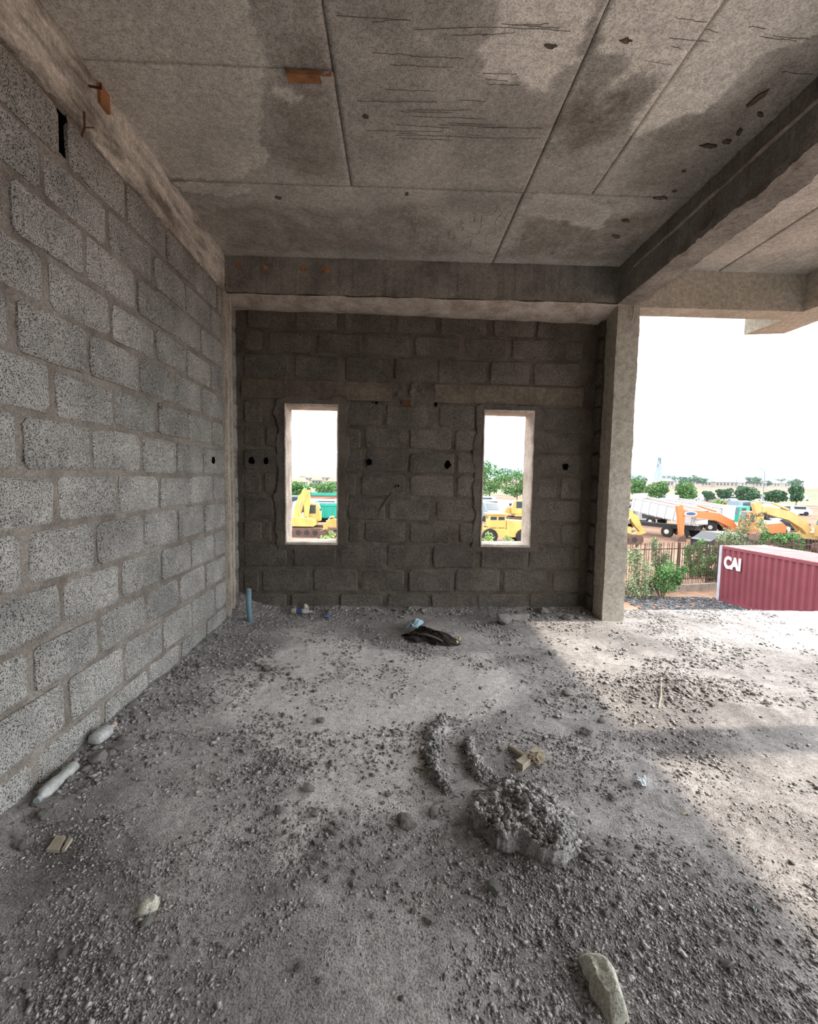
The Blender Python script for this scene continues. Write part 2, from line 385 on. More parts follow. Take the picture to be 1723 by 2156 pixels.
# column stub flush with the left wall, and the bay beyond it
cs_ = MB()
col = empty('concrete_column', PL(4.18, 0, 0), 'narrow concrete column with raised formwork ridges where left and back walls meet', 'column')
def kid(o, root):   # parent a mesh given in world coordinates under an empty
    o.parent = root; o.matrix_parent_inverse = root.matrix_basis.inverted(); return o
def skL(V): V = V.copy(); V[:, 0] += XL0+AL*V[:, 1]; return V
kid(rough_box((-.10, 4.08, -.03), (.018, 4.30, HB), .03, .006, 'shaft', M_COL, None, 4, 8, skL, .01), col)
for (yy, ww, oo) in ((4.085, .012, .036), (4.125, .01, .03), (4.20, .018, .034)):
    kid(rough_box((.0, yy, .0), (oo, yy+ww, HB-.02), .03, .004, 'formwork_ridge', M_PLAST, None, int(yy*100), 9, skL), col)
# blocks of the left wall beyond the column
for i in range(13):
    z1, z0 = lv[i]-.02, lv[i+1]+.01
    block(4.315, 4.50, z0, z1, 'block', M_BLOCK, wl, PL, R.uniform(-.004, .004), R.randrange(10**6))
# crack / conduit hole in the left wall near the corner
def hole_part(name, cen_fn, parent, r, seed, sq=1.):
    rs = np.random.RandomState(seed); n = 12; V = []; k = rs.uniform(.75, 1.15, n)
    for o, rr in ((.012, 1.0), (.024, .95), (.0245, .7)):
        for i in range(n):
            a = 2*math.pi*i/n; V.append(cen_fn(r*rr*k[i]*math.cos(a)*sq, r*rr*k[i]*math.sin(a)*1.25, o))
    Fs = []
    for L_ in range(2):
        for i in range(n): j = (i+1) % n; Fs.append((L_*n+i, L_*n+j, (L_+1)*n+j, (L_+1)*n+i))
    Fs.append(tuple(range(2*n, 3*n)))
    return me_obj(name, V, Fs, M_BLACK, parent)
q = onleft(445, 969); hole_part('conduit_hole', lambda a, b, o: PL(q[1]+a, q[2]+b, o), wl, .026, 2)

wf = MB().box((-1.9, -4.75, -.2), (4.4, -4.5, HC+.2)).build('wall_light_blocker', M_MORTAR); tag(wf, 'plain unseen wall added behind the viewpoint to cut light from the rear', kind='structure')  # unseen wall, added to keep out light from behind
# left beam
bl = empty('concrete_beam', (XL0, 2., HB), 'long beam with pale flaking limewash above the left block wall', 'beam')
kid(rough_box((-.20, -4.5, HB), (.012, 4.175, HC+.02), .028, .012, 'beam_body', M_BEAMW, None, 12, 5, skL, .03), bl)
q = onleft(209, 206); MB().add([(q[0]+.035, q[1]-.035, q[2]+.045), (q[0]+.035, q[1]+.045, q[2]+.03), (q[0]+.04, q[1]+.05, q[2]-.055), (q[0]+.035, q[1]+.0, q[2]-.04), (q[0]+.0, q[1]-.035, q[2]+.045), (q[0]+.0, q[1]+.045, q[2]+.03), (q[0]+.0, q[1]+.05, q[2]-.055), (q[0]+.0, q[1]+.0, q[2]-.04)],
    [(0, 1, 2, 3), (0, 4, 5, 1), (1, 5, 6, 2), (2, 6, 7, 3), (3, 7, 4, 0)])
t = MB().box((q[0]-.01, q[1]-.035, q[2]-.05), (q[0]+.03, q[1]+.04, q[2]+.045)).build('timber_offcut', M_PLY); t['label'] = 'brown timber piece stuck in the beam face'; kid(t, bl)
q = onleft(182, 180); kid(MB().tube([(q[0], q[1], q[2]), (q[0]+.07, q[1]+.0, q[2]-.01), (q[0]+.10, q[1]-.05, q[2]-.03)], .006, 6).build('rebar_stub', M_RUST), bl)
q = onleft(165, 268); kid(MB().tube([(q[0]-.02, q[1]+.03, q[2]-.05), (q[0]+.03, q[1], q[2]), (q[0]+.05, q[1]-.03, q[2]+.05)], .005, 6).tube([(q[0]+.03, q[1], q[2]), (q[0]+.06, q[1]+.02, q[2]+.015)], .003, 5).build('rebar_stub', M_RUST), bl)

# back wall
nb = math.hypot(1, AB)
def PB(u, z, o): return (u+o*AB/nb, Y0B+AB*u-o/nb, z)
WIN = []
for (xa, xb, ya, yb) in ((602, 711, 854, 1144), (1016, 1119, 867, 1149)):
    a = onback(xa, (ya+yb)/2); b = onback(xb, (ya+yb)/2); zt = onback((xa+xb)/2, ya)[2]; zb_ = onback((xa+xb)/2, yb)[2]
    WIN.append((a[0], b[0], zb_, zt))
XBL, XBR, TH = -1.65, 2.09, .24
wb = MB()
def pb(u0, u1, z0, z1): pbox(wb, PB, u0, u1, z0, z1, -TH, -.02)
(w1a, w1b, w1z, w1t), (w2a, w2b, w2z, w2t) = WIN
pb(XBL, w1a, -.2, 3.1); pb(w1b, w2a, -.2, 3.1); pb(w2b, XBR, -.2, 3.1)
pb(w1a, w1b, -.2, w1z); pb(w1a, w1b, w1t, 3.1); pb(w2a, w2b, -.2, w2z); pb(w2a, w2b, w2t, 3.1)
wb = wb.build('wall_back', M_MORTARB); tag(wb, 'dark back wall of rough grey blocks with two narrow window openings', kind='structure')
bz = [3.055, 2.805, 2.585, 2.331, 2.131, 1.882, 1.655, 1.421, 1.18, .933, .698, .446, .187, -.05]
rows = [ # row index, pixel y for unprojection, intervals
 (0, 672, [(520, 604), (622, 710), (724, 822), (834, 918), (928, 1026), (1040, 1128), (1132, 1222)]),
 (1, 724, [(514, 552), (566, 654), (668, 762), (770, 862), (874, 968), (978, 1068), (1078, 1166), (1190, 1228)]),
 (2, 774, [(514, 608), (620, 712), (726, 816), (830, 916), (922, 1024), (1032, 1116), (1124, 1222)]),
 (4, 874, [(514, 552), (724, 804), (812, 902), (924, 1000), (1136, 1222)]),
 (5, 922, [(514, 555), (560, 584), (726, 760), (768, 854), (862, 951), (958, 1008), (1132, 1222)]),
 (6, 970, [(514, 584), (724, 764), (770, 852), (862, 957), (963, 1008), (1130, 1222)]),
 (7, 1022, [(514, 550), (555, 582), (724, 750), (760, 852), (862, 954), (962, 1008), (1130, 1172), (1182, 1224)]),
 (8, 1070, [(514, 576), (732, 812), (818, 904), (918, 1006), (1126, 1222)]),
 (9, 1120, [(514, 552), (558, 572), (734, 758), (768, 854), (862, 950), (968, 1004), (1124, 1176), (1182, 1222)]),
 (10, 1171, [(514, 604), (618, 708), (716, 806), (816, 904), (912, 1000), (1012, 1104), (1114, 1200), (1208, 1222)]),
 (11, 1222, [(514, 546), (552, 650), (660, 754), (762, 852), (860, 951), (958, 1052), (1060, 1150), (1164, 1220)]),
 (12, 1268, [(530, 604), (612, 706), (716, 806), (814, 901), (908, 998), (1006, 1104), (1116, 1216)])]
BLK = {}
for (ri, py, iv) in rows:
    for (xa, xb) in iv:
        ua, ub = onback(xa, py)[0], onback(xb, py)[0]
        jz = R.uniform(-.005, .005)
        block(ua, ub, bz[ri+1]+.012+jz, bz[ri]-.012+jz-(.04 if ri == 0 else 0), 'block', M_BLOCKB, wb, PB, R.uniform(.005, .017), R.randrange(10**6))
def snap(arr, vals):
    arr = arr.copy()
    for v_ in vals: arr[np.argmin(abs(arr-v_))] = v_
    return arr
us_ = snap(np.arange(XBL, XBR+.01, .013), [w1a, w1b, w2a, w2b]); zs_ = snap(np.arange(-.08, 3.07, .013), [w1z, w1t])
# the two window heads differ by a centimetre; the reveals cover the step
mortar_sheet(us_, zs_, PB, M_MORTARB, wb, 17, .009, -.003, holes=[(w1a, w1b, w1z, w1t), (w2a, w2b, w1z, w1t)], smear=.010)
# mortar collars around the windows
for (a, b, z0, z1) in WIN:
    P_ = []; 
    u, z, f = grid(np.arange(a-.17, b+.171, .012), np.arange(z0-.06, z1+.13, .012))
    du = np.maximum(np.maximum(a-u, u-b), 0); dz = np.maximum(np.maximum(z0-z, z-z1), 0); dd = np.hypot(du, dz)
    lim = .10+.06*fbm(np.stack([u, z, u*0+a], -1)*7, 3, 41)
    d = np.where(dd < lim, .016, -.03)+.005*fbm(np.stack([u, z, u*0], -1)*25, 3, 43)
    V = np.array([PB(x, y, o) for x, y, o in zip(u, z, d)]); cu, cz = u[f].mean(1), z[f].mean(1)
    f = f[~((cu > a) & (cu < b) & (cz > z0) & (cz < z1))]
    me_obj('window_surround', V, f, M_MORTARB, wb)
# concrete lintel band, in three pieces
for (xa, xb) in ((508, 826), (916, 1228)):
    a, b = onback(xa, 826)[0], onback(xb, 826)[0]
    lb_ = rough_box((a, -.012, 2.142), (b, .024, 2.325), .02, .004, 'lintel_band', M_LINT, wb, xa, 9,
              lambda V: np.array([PB(p[0], p[2], -p[1]) for p in V]), .008)
a, b = onback(822, 830)[0], onback(918, 830)[0]
u, z, f = grid(np.arange(a, b, .008), np.arange(2.10, 2.36, .008)); p = np.stack([u, z, u*0], -1)
d = .02*fbm(p*16, 4, 60)-.004+.028*np.clip(1-np.hypot((u-(a+b)/2+.02)/.2, (z-2.24)/.14), 0, 1)*fbm(p*22, 3, 66)*2
o = me_obj('broken_lintel_patch', np.array([PB(x, y, q_+.008) for x, y, q_ in zip(u, z, d)]), f, M_MORTARB, wb)
q = onback(857, 850); t = rough_box((q[0]-.045, q[1]-.03, q[2]-.03), (q[0]+.04, q[1]+.02, q[2]+.03), .012, .012, 'timber_offcut', M_RUST, wb, 3, 20); t['label'] = 'red-brown lump wedged in the broken lintel'
for k, (px, py, r_) in enumerate([(531, 970, .032), (562, 970, .028), (778, 973, .030), (943, 979, .034), (1190, 983, .030), (793, 849, .014), (918, 852, .018)]):
    q = onback(px, py); (lambda q: hole_part('conduit_hole', lambda a, b, o: PB(q[0]+a, q[2]+b, o), wb, r_, 10+k))(q)
q = onback(839, 1023)
kid(MB().tube([PB(q[0], q[2], -.02), PB(q[0], q[2], .03)], .02, 12).build('conduit_stub', M_MORTAR), wb)
hole_part('conduit_bore', lambda a, b, o: PB(q[0]+a, q[2]+b, .030+o*.05), wb, .013, 5)
pts = [onback(*t_) for t_ in ((826, 1038), (812, 1056), (800, 1073), (796, 1092))]
MB().tube([PB(t_[0], t_[2], .010) for t_ in pts], [.004, .010, .008, .004], 6).build('mortar_scar', M_MORTARB, wb)

# windows: plastered reveals
for n_, (a, b, z0, z1) in enumerate(WIN):
    o = MB(); t_ = .014
    def rv(u0, u1, q0, q1, nm, mb=None):
        x = rough_box((u0, 0, q0), (u1, TH+.035, q1), .03, .005, nm, M_PLAST, None, int(u0*99), 10, lambda V: np.array([PB(p[0], p[2], .022-p[1]) for p in V]))
        return x
    root = rv(a-.004, b+.004, z0-.012, z0+.012, f'window_{n_+1}'); tag(root, ('left' if n_ == 0 else 'right')+' narrow unglazed window opening in the back wall', kind='structure')
    for nm, g_ in (('head', (a-.004, b+.004, z1-.010, z1+.014)), ('jamb', (a-.006, a+.006, z0, z1)), ('jamb', (b-.006, b+.006, z0, z1))):
        x = rv(*g_, nm); x.parent = root

# right column, return wall, beams
col = empty('concrete_column', (XR+.1, ZB+.1, 0), 'free-standing pale concrete column at the open right side, beside the back wall', 'column')
kid(rough_box((XR, ZB, -.06), (XR+WC, ZB+.22, HB+.02), .03, .006, 'shaft', M_COL, None, 31, 5, None, .012), col)
for zz0, zz1, yy in ((.3, 2.0, .05), (.3, 2.1, .12), (1.9, 2.75, .07), (1.5, 2.6, .14)):
    kid(rough_box((XR-.012, ZB+yy, zz0), (XR+.01, ZB+yy+.012, zz1), .03, .004, 'formwork_ridge', M_COL, None, int(zz1*9), 9), col)
q = ony(1334, 640, ZB-.01)
rb = MB().tube([(q[0], ZB+.03, HB-.02), (q[0]-.005, ZB-.03, HB-.03), (q[0]-.008, ZB-.035, HB-.12), (q[0]-.016, ZB-.033, HB-.16)], .007, 6).build('rebar_stub', M_COL); kid(rb, col)
wr = MB().box((XR, ZB+.22, -.2), (XR+WC, Y0B+.3, HB+.02)).build('wall_right', M_MORTARB); tag(wr, 'short block return wall between the column and the back wall', kind='structure')
def PR(u, z, o): return (XR-o, u, z)
for i in range(13):
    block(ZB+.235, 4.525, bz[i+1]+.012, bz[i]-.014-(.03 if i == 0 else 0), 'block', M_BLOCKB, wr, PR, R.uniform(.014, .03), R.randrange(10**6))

bb = empty('concrete_beam', (0, ZB, HB), 'dark streaked beam across the room above the back wall', 'beam')
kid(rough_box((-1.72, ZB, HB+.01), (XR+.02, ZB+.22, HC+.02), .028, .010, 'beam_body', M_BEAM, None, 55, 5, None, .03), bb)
# mortar bulging out under the beam
u, v, f = grid(np.arange(-1.66, XR+.02, .018), np.linspace(0, 1, 26)); p = np.stack([u, v, u*0], -1)
yy = ZB-.005+v*(Y0B+AB*u-ZB+.0); sag = .018+.055*np.sin(np.clip(v, 0, 1)*math.pi*.62)+.012*fbm(p*np.array([5, 3, 1]), 4, 8)+.02*np.clip(u/2, 0, 1)*v
kid(me_obj('mortar_haunch', np.stack([u, yy, HB+.02-sag], -1), f[:, ::-1], M_PLAST, None, True), bb)
for k, (px, py) in enumerate([(503, 560), (560, 564), (640, 566), (682, 566), (690, 570)]):
    q = ony(px, py, ZB); t = rough_box((q[0]-.02, ZB-.012, q[2]-.02), (q[0]+.02, ZB+.01, q[2]+.018), .01, .01, 'timber_chip', M_PLY, None, k, 30); kid(t, bb)

# right beam
ARX = .006
def skR(V): V = V.copy(); V[:, 0] += XR-.005+ARX*(V[:, 1]-ZB); return V
br = empty('concrete_beam', (XR, 2.5, HB), 'shadowed beam with a ragged broken lower edge running toward the right column', 'beam')
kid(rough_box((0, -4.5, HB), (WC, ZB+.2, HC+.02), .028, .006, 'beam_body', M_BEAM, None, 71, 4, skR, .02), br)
rg = rough_box((-.022, .6, HB-.018), (.03, 3.35, HB+.03), .014, .028, 'ragged_mortar_edge', M_MORTAR, None, 72, 11, skR); kid(rg, br)
kid(rough_box((-.016, -4.5, HC-.13), (.01, 3.9, HC-.12), .03, .012, 'formwork_ridge', M_PLAST, None, 73, 4, skR), br)
# the sofit of this beam looks onto sunlit ground
b4 = empty('concrete_beam', (3, ZB, HB), 'smooth brownish beam over the open right bay', 'beam')
kid(rough_box((XR+WC, ZB+.03, HB-.01), (4.2, ZB+.25, HC+.02), .04, .003, 'beam_body', M_COL, None, 81, 3), b4)
b5 = empty('concrete_beam', (4.0, 3.5, HB), 'edge beam end jutting out at the far right', 'beam')
kid(MB().add([(3.81, 4.88, HB-.012), (4.2, 4.80, HB-.012), (4.2, -4.5, HB-.012), (3.90, -4.5, HB-.012), (3.90, 3.0, HB-.012), (3.81, 4.88, HC+.02), (4.2, 4.80, HC+.02), (4.2, -4.5, HC+.02), (3.90, -4.5, HC+.02), (3.90, 3.0, HC+.02)],
    [(4, 3, 2, 1, 0), (5, 6, 7, 8, 9), (0, 1, 6, 5), (1, 2, 7, 6), (2, 3, 8, 7), (3, 4, 9, 8), (4, 0, 5, 9)]).build('beam_body', M_COL), b5)
b5c = empty('concrete_column', (3.95, 2.2, 0), 'outer column of the open side, right of the picture', 'column')
kid(rough_box((3.82, 2.19, -.06), (4.04, 2.42, HB), .05, .004, 'shaft', M_COL, None, 90, 4), b5c)

# ------------------------------------------------------------ ceiling
ce = MB().box((-1.9, -4.5, HC+.012), (4.2, 4.9, HC+.25)).build('ceiling', M_BEAM); tag(ce, 'concrete ceiling slab marked with plywood formwork panels', kind='structure')
Pc = lambda L_: [tuple(onz(a, b, HC)[:2]) for a, b in L_]
PALE = [(.55, Pc([(20, -60), (500, -60), (555, 90), (562, 130), (545, 185), (556, 215), (562, 240), (552, 270), (563, 310), (558, 335), (520, 355), (500, 372), (400, 380), (366, 378), (250, 240)])),
        (1., Pc([(1005, -60), (1280, -60), (1262, 30), (1230, 100), (1215, 150), (1190, 140), (1160, 178), (1155, 215), (1120, 195), (1085, 170), (1060, 185), (1025, 165), (1015, 120), (1030, 95)])),
        (.9, Pc([(1290, -80), (1800, -80), (1760, 60), (1640, 110), (1590, 130), (1570, 160), (1500, 215), (1480, 235), (1420, 250), (1380, 275), (1340, 290), (1330, 270), (1360, 215), (1395, 150), (1350, 150), (1300, 172), (1290, 160), (1320, 140), (1255, 125)])),
        (.6, Pc([(366, 385), (520, 390), (512, 404), (470, 413), (400, 405)])),
        (.6, Pc([(575, 180), (625, 186), (640, 205), (610, 216), (580, 205)])),
        (.35, Pc([(1120, 410), (1200, 415), (1290, 440), (1260, 480), (1100, 450)]))]
DARK = [(-1., Pc([(1232, 130), (1290, 150), (1300, 172), (1395, 150), (1350, 230), (1310, 290), (1200, 340), (1150, 280)])),
        (-.6, Pc([(566, 50), (690, 50), (735, 380), (600, 378), (566, 330), (570, 230)])),
        (-.6, Pc([(380, 420), (900, 430), (1040, 545), (480, 530)])),
        (-.8, Pc([(1100, 460), (1420, 440), (1310, 555), (1050, 545)])),
        (-.7, Pc([(1380, 250), (1500, 240), (1640, 120), (1700, 130), (1440, 420), (1290, 400)])),
        (-.5, Pc([(1290, 60), (1030, 110), (1010, 50)]))]
def stain(x, y):
    p = xy0(x, y); wx = x+.07*fbm(p*5, 5, 201)+.035*fbm(p*20, 4, 203); wy = y+.07*fbm(p*5, 5, 202)+.035*fbm(p*20, 4, 204)
    s = np.zeros_like(x)
    for a, P_ in DARK: 
        i = inpoly(wx, wy, P_); d = segdist(wx, wy, P_); s = np.where(i, np.minimum(s, a*np.clip(d/.09, 0, 1)), s)
    for a, P_ in PALE:
        i = inpoly(wx, wy, P_); d = segdist(wx, wy, P_); s = np.where(i, a*(.55+.45*np.clip(1-d/.12, 0, 1)) if a < .7 else a*np.clip(d/.02, 0, 1), s)
    return s+.12*fbm(p*3, 4, 205)
XJ1, XJ2, XS = -.342, .853, 1.325
YT = 3.185
panels = [(-1.7, XJ1, -4.5, 2.32, .0), (-1.7, XJ1, 2.32, YT, .001), (XJ1, XJ2, -4.5, YT, .003), (XJ2, XS, -4.5, YT, .000), (XS, XR+.1, -4.5, YT, .0025),
          (-1.7, XJ2, YT, ZB+.05, .0015), (XJ2, XR+.1, YT, ZB+.05, .0035), (XR+.15, 3.0, -4.5, ZB+.1, .002), (3.0, 3.95, -4.5, ZB+.1, 0)]
for (x0, x1, y0, y1, dz) in panels:
    g = .0035
    if x0 == XS or (x1 == XS): gx = .0012
    us_ = np.concatenate([[x0+g-.0001], np.arange(x0+g, x1-g, .022), [x1-g]]); ylo = np.arange(y0, 1.3, .3) if y0 < 1.2 else np.array([])
    vs_ = np.concatenate([[y0+g-.0001], ylo+g, np.arange(max(y0, 1.3)+g, y1-g, .022), [y1-g]])
    us_ = np.unique(us_); vs_ = np.unique(vs_)
    u, v, f = grid(us_, vs_); p = xy0(u, v)
    z = HC+dz+.0015*fbm(p*8, 3, 88)+.002*fbm(p*1.3, 2, 89)
    ed = (u <= us_[1]) | (u >= us_[-2]) | (v <= vs_[1]) | (v >= vs_[-2])
    edo = (u == us_[0]) | (u == us_[-1]) | (v == vs_[0]) | (v == vs_[-1])
    z = np.where(edo, HC+.014, z)
    me_obj('ceiling_panel', np.stack([u, v, z], -1), f[:, ::-1], M_CEIL, ce, attrs={'stain': stain(u, v)})
MB().box((-1.8, -4.5, HC+.0125), (4.0, 4.3, HC+.0135)).build('joint_shadow_gap', plain('joint_dark', (40, 36, 33), 1), ce)
# chips where the ceiling skin has spalled, and hairline cracks left by the plywood grain
for k, (px, py, a, b, rz) in enumerate([(1594, 208, .03, .10, .3), (1600, 240, .05, .02, .5), (1557, 277, .06, .025, 1), (1532, 297, .05, .03, .4), (1492, 306, .08, .025, .1), (1392, 416, .09, .03, 0), (1420, 402, .03, .015, 0), (1318, 464, .07, .025, .2), (1296, 497, .07, .035, .3), (1440, 360, .03, .015, .2), (1318, 84, .05, .02, 0), (1160, 97, .05, .015, 0), (857, 408, .02, .03, 0), (586, 415, .04, .03, 0), (770, 245, .03, .02, 0)]):
    q = onz(px, py, HC); rs = np.random.RandomState(k); n = 14; rr = rs.uniform(.5, 1.1, n)
    V = []; 
    for o_, s_ in ((0, 1), (.003, .8)):
        for i in range(n):
            t_ = 2*math.pi*i/n; x, y = a*.65*rr[i]*s_*math.cos(t_), b*.65*rr[i]*s_*math.sin(t_); V.append((q[0]+x*math.cos(rz)-y*math.sin(rz), q[1]+x*math.sin(rz)+y*math.cos(rz), HC-.004-.0+o_-.002))
    V += [(v_[0], v_[1], HC+.006) for v_ in V[:n]]
    Fs = [(i, (i+1) % n, (i+1) % n+n, i+n) for i in range(n)]+[(i, i+2*n, (i+1) % n+2*n, (i+1) % n) for i in range(n)]+[tuple(range(n, 2*n))]
    o = me_obj('spalled_patch', V, Fs, M_LINT, ce)
cr = MB()
def crack(x0, y0, x1, y1, w_):
    n = 8; L_ = []
    for i in range(n+1):
        t_ = i/n; L_.append((x0+(x1-x0)*t_+R.uniform(-.003, .003), y0+(y1-y0)*t_+R.uniform(-.003, .003)))
    dx, dy = x1-x0, y1-y0; l = math.hypot(dx, dy); nx, ny = -dy/l, dx/l
    for (a, b), (c, d) in zip(L_[:-1], L_[1:]):
        k = w_*R.uniform(.3, 1); cr.add([(a, b, HC-.0030), (c, d, HC-.0030), (c+nx*k, d+ny*k, HC-.0030), (a+nx*k, b+ny*k, HC-.0030), (a, b, HC-.0008), (c, d, HC-.0008), (c+nx*k, d+ny*k, HC-.0008), (a+nx*k, b+ny*k, HC-.0008)], [(3, 2, 1, 0), (0, 1, 5, 4), (2, 3, 7, 6), (1, 2, 6, 5), (3, 0, 4, 7)])
for k in range(30):      # transverse hairlines on the middle panel
    y = R.uniform(2.05, 2.75); x = R.uniform(-.3, .5); crack(x, y, min(x+R.uniform(.08, .45), .84), y+R.uniform(-.02, .01), .0012)
for k in range(60):      # lengthwise hairlines on the far panels
    x = R.uniform(0, 1.7); y = R.uniform(3.3, 3.9); crack(x, y, x+R.uniform(-.01, .01), y+R.uniform(.04, .16), .0014)
for k in range(10):
    x = R.uniform(1.0, 1.9); y = R.uniform(2.0, 2.3); crack(x, y, x+R.uniform(.05, .2), y+.01, .0013)
o = cr.build('hairline_cracks', plain('crack_dark', (104, 95, 86), 1), ce); o['kind'] = 'stuff'
q = onz(651, 159, HC)
a, b = onz(606, 158, HC), onz(698, 156, HC)
tm = empty('timber_sliver', (q[0], q[1], HC-.012), 'orange-brown timber strip stuck flat under the ceiling', 'timber')
sl = rough_box((a[0], q[1]-.032, HC-.022), (b[0], q[1]+.02, HC-.002), .012, .006, 'strip', M_PLY, None, 6, 16); kid(sl, tm)
sl2 = rough_box((b[0]-.05, q[1]-.028, HC-.026), (b[0]+.012, q[1]+.022, HC-.002), .012, .006, 'broken_end', M_PLAST, None, 8, 16); kid(sl2, tm)
#PART2
# ------------------------------------------------------------ debris on the floor
def pebbles(x, y, s, seed, sink=.25, flat=.65, hfn=floor_h):
    """many angular eight-faced chips in one mesh"""
    rs = np.random.RandomState(seed); n = len(x)
    base = np.array([(1, 0, 0), (0, 1, 0), (-1, 0, 0), (0, -1, 0), (.2, .1, 1), (0, 0, -1), (.75, .7, .3), (-.7, -.75, .35)], float)
    fc = np.array([(0, 6, 4), (6, 1, 4), (1, 2, 4), (2, 7, 4), (7, 3, 4), (3, 0, 4), (6, 0, 5), (1, 6, 5), (2, 1, 5), (7, 2, 5), (3, 7, 5), (0, 3, 5)])
    V = base[None]*rs.uniform(.65, 1.2, (n, 8, 1))*np.stack([s*rs.uniform(.8, 1.5, n), s*rs.uniform(.7, 1.1, n), s*flat*rs.uniform(.6, 1.3, n)], -1)[:, None]
    a = rs.uniform(0, 6.28, n); b = rs.uniform(-.5, .5, n)
    X, Y, Z = V[..., 0], V[..., 1], V[..., 2]
    Y, Z = Y*np.cos(b)[:, None]-Z*np.sin(b)[:, None], Y*np.sin(b)[:, None]+Z*np.cos(b)[:, None]
    X, Y = X*np.cos(a)[:, None]-Y*np.sin(a)[:, None], X*np.sin(a)[:, None]+Y*np.cos(a)[:, None]
    z0 = hfn(x, y)+s*flat*(1-2*sink)*.8
    V = np.stack([X+x[:, None], Y+y[:, None], Z+z0[:, None]], -1).reshape(-1, 3)
    Fq = (fc[None]+8*np.arange(n)[:, None, None]).reshape(-1, 3)
    return V, Fq
def scatter(n, x0, x1, y0, y1, dens, seed):
    rs = np.random.RandomState(seed); x = rs.uniform(x0, x1, n*5); y = rs.uniform(y0, y1, n*5)
    k = dens(x, y) > rs.uniform(0, 1, n*5); x, y = x[k][:n], y[k][:n]
    ok = (x > XL0+AL*y+.02) & ((y < Y0B+AB*x-.03) | (x > XR+WC)) & ~((x > XR-.03) & (x < XR+WC+.02) & (y > ZB-.02)); return x[ok], y[ok]
hp = onz(1100, 1735)
def dens_near(x, y):
    p = xy0(x, y)
    d = .22+.9*np.clip(fbm(p*1.8, 3, 301), -.2, 1)+.55*fbm(p*6, 3, 302)
    d = d+.9*np.exp(-((x-.55)/.35)**2-((y-1.15)/.3)**2)+.7*np.clip((x-.45)/.6, 0, 1)*np.clip((1.6-y)/.5, 0, 1)
    d = d+.6*np.exp(-((x+.75)/.25)**2-((y-1.0)/.2)**2)
    return np.clip(d-.35*np.clip(dust_and_sun_dim(x, y), 0, 1)+.3*np.clip(-dust_and_sun_dim(x, y), 0, 1), .02, 1)
x, y = scatter(84000, -1.5, 1.9, .85, 2.3, dens_near, 1); rs = np.random.RandomState(2)
s = np.exp(rs.normal(math.log(.0027), .46, len(x))); s = np.clip(s, .0012, .014)
V1, F1 = pebbles(x, y, s, 3)
def dens_far(x, y):
    p = xy0(x, y); dl = x-(XL0+AL*y); db = np.where(x < XR, Y0B+AB*x-y, 9)
    return np.clip(.06+.5*np.clip(fbm(p*1.5, 3, 311), -.1, 1)+.6*fbm(p*5, 3, 312)+1.0*np.exp(-dl/.13)+.9*np.exp(-np.clip(db, 0, 9)/.22)+.9*np.exp(-((x-1.75)/.5)**2-((y-2.75)/.2)**2), .01, 1)
x, y = scatter(34000, -1.6, 4.0, 1.8, 4.6, dens_far, 5)
s = np.clip(np.exp(rs.normal(math.log(.0052), .5, len(x))), .003, .02)
V2, F2 = pebbles(x, y, s, 6)
n1 = len(V1); gv = np.concatenate([V1, V2]); gf = np.concatenate([F1, F2+n1])
tag(me_obj('gravel', gv, gf, M_GRAV), 'loose grey grit and gravel scattered over the whole dusty floor', 'gravel', kind='stuff')

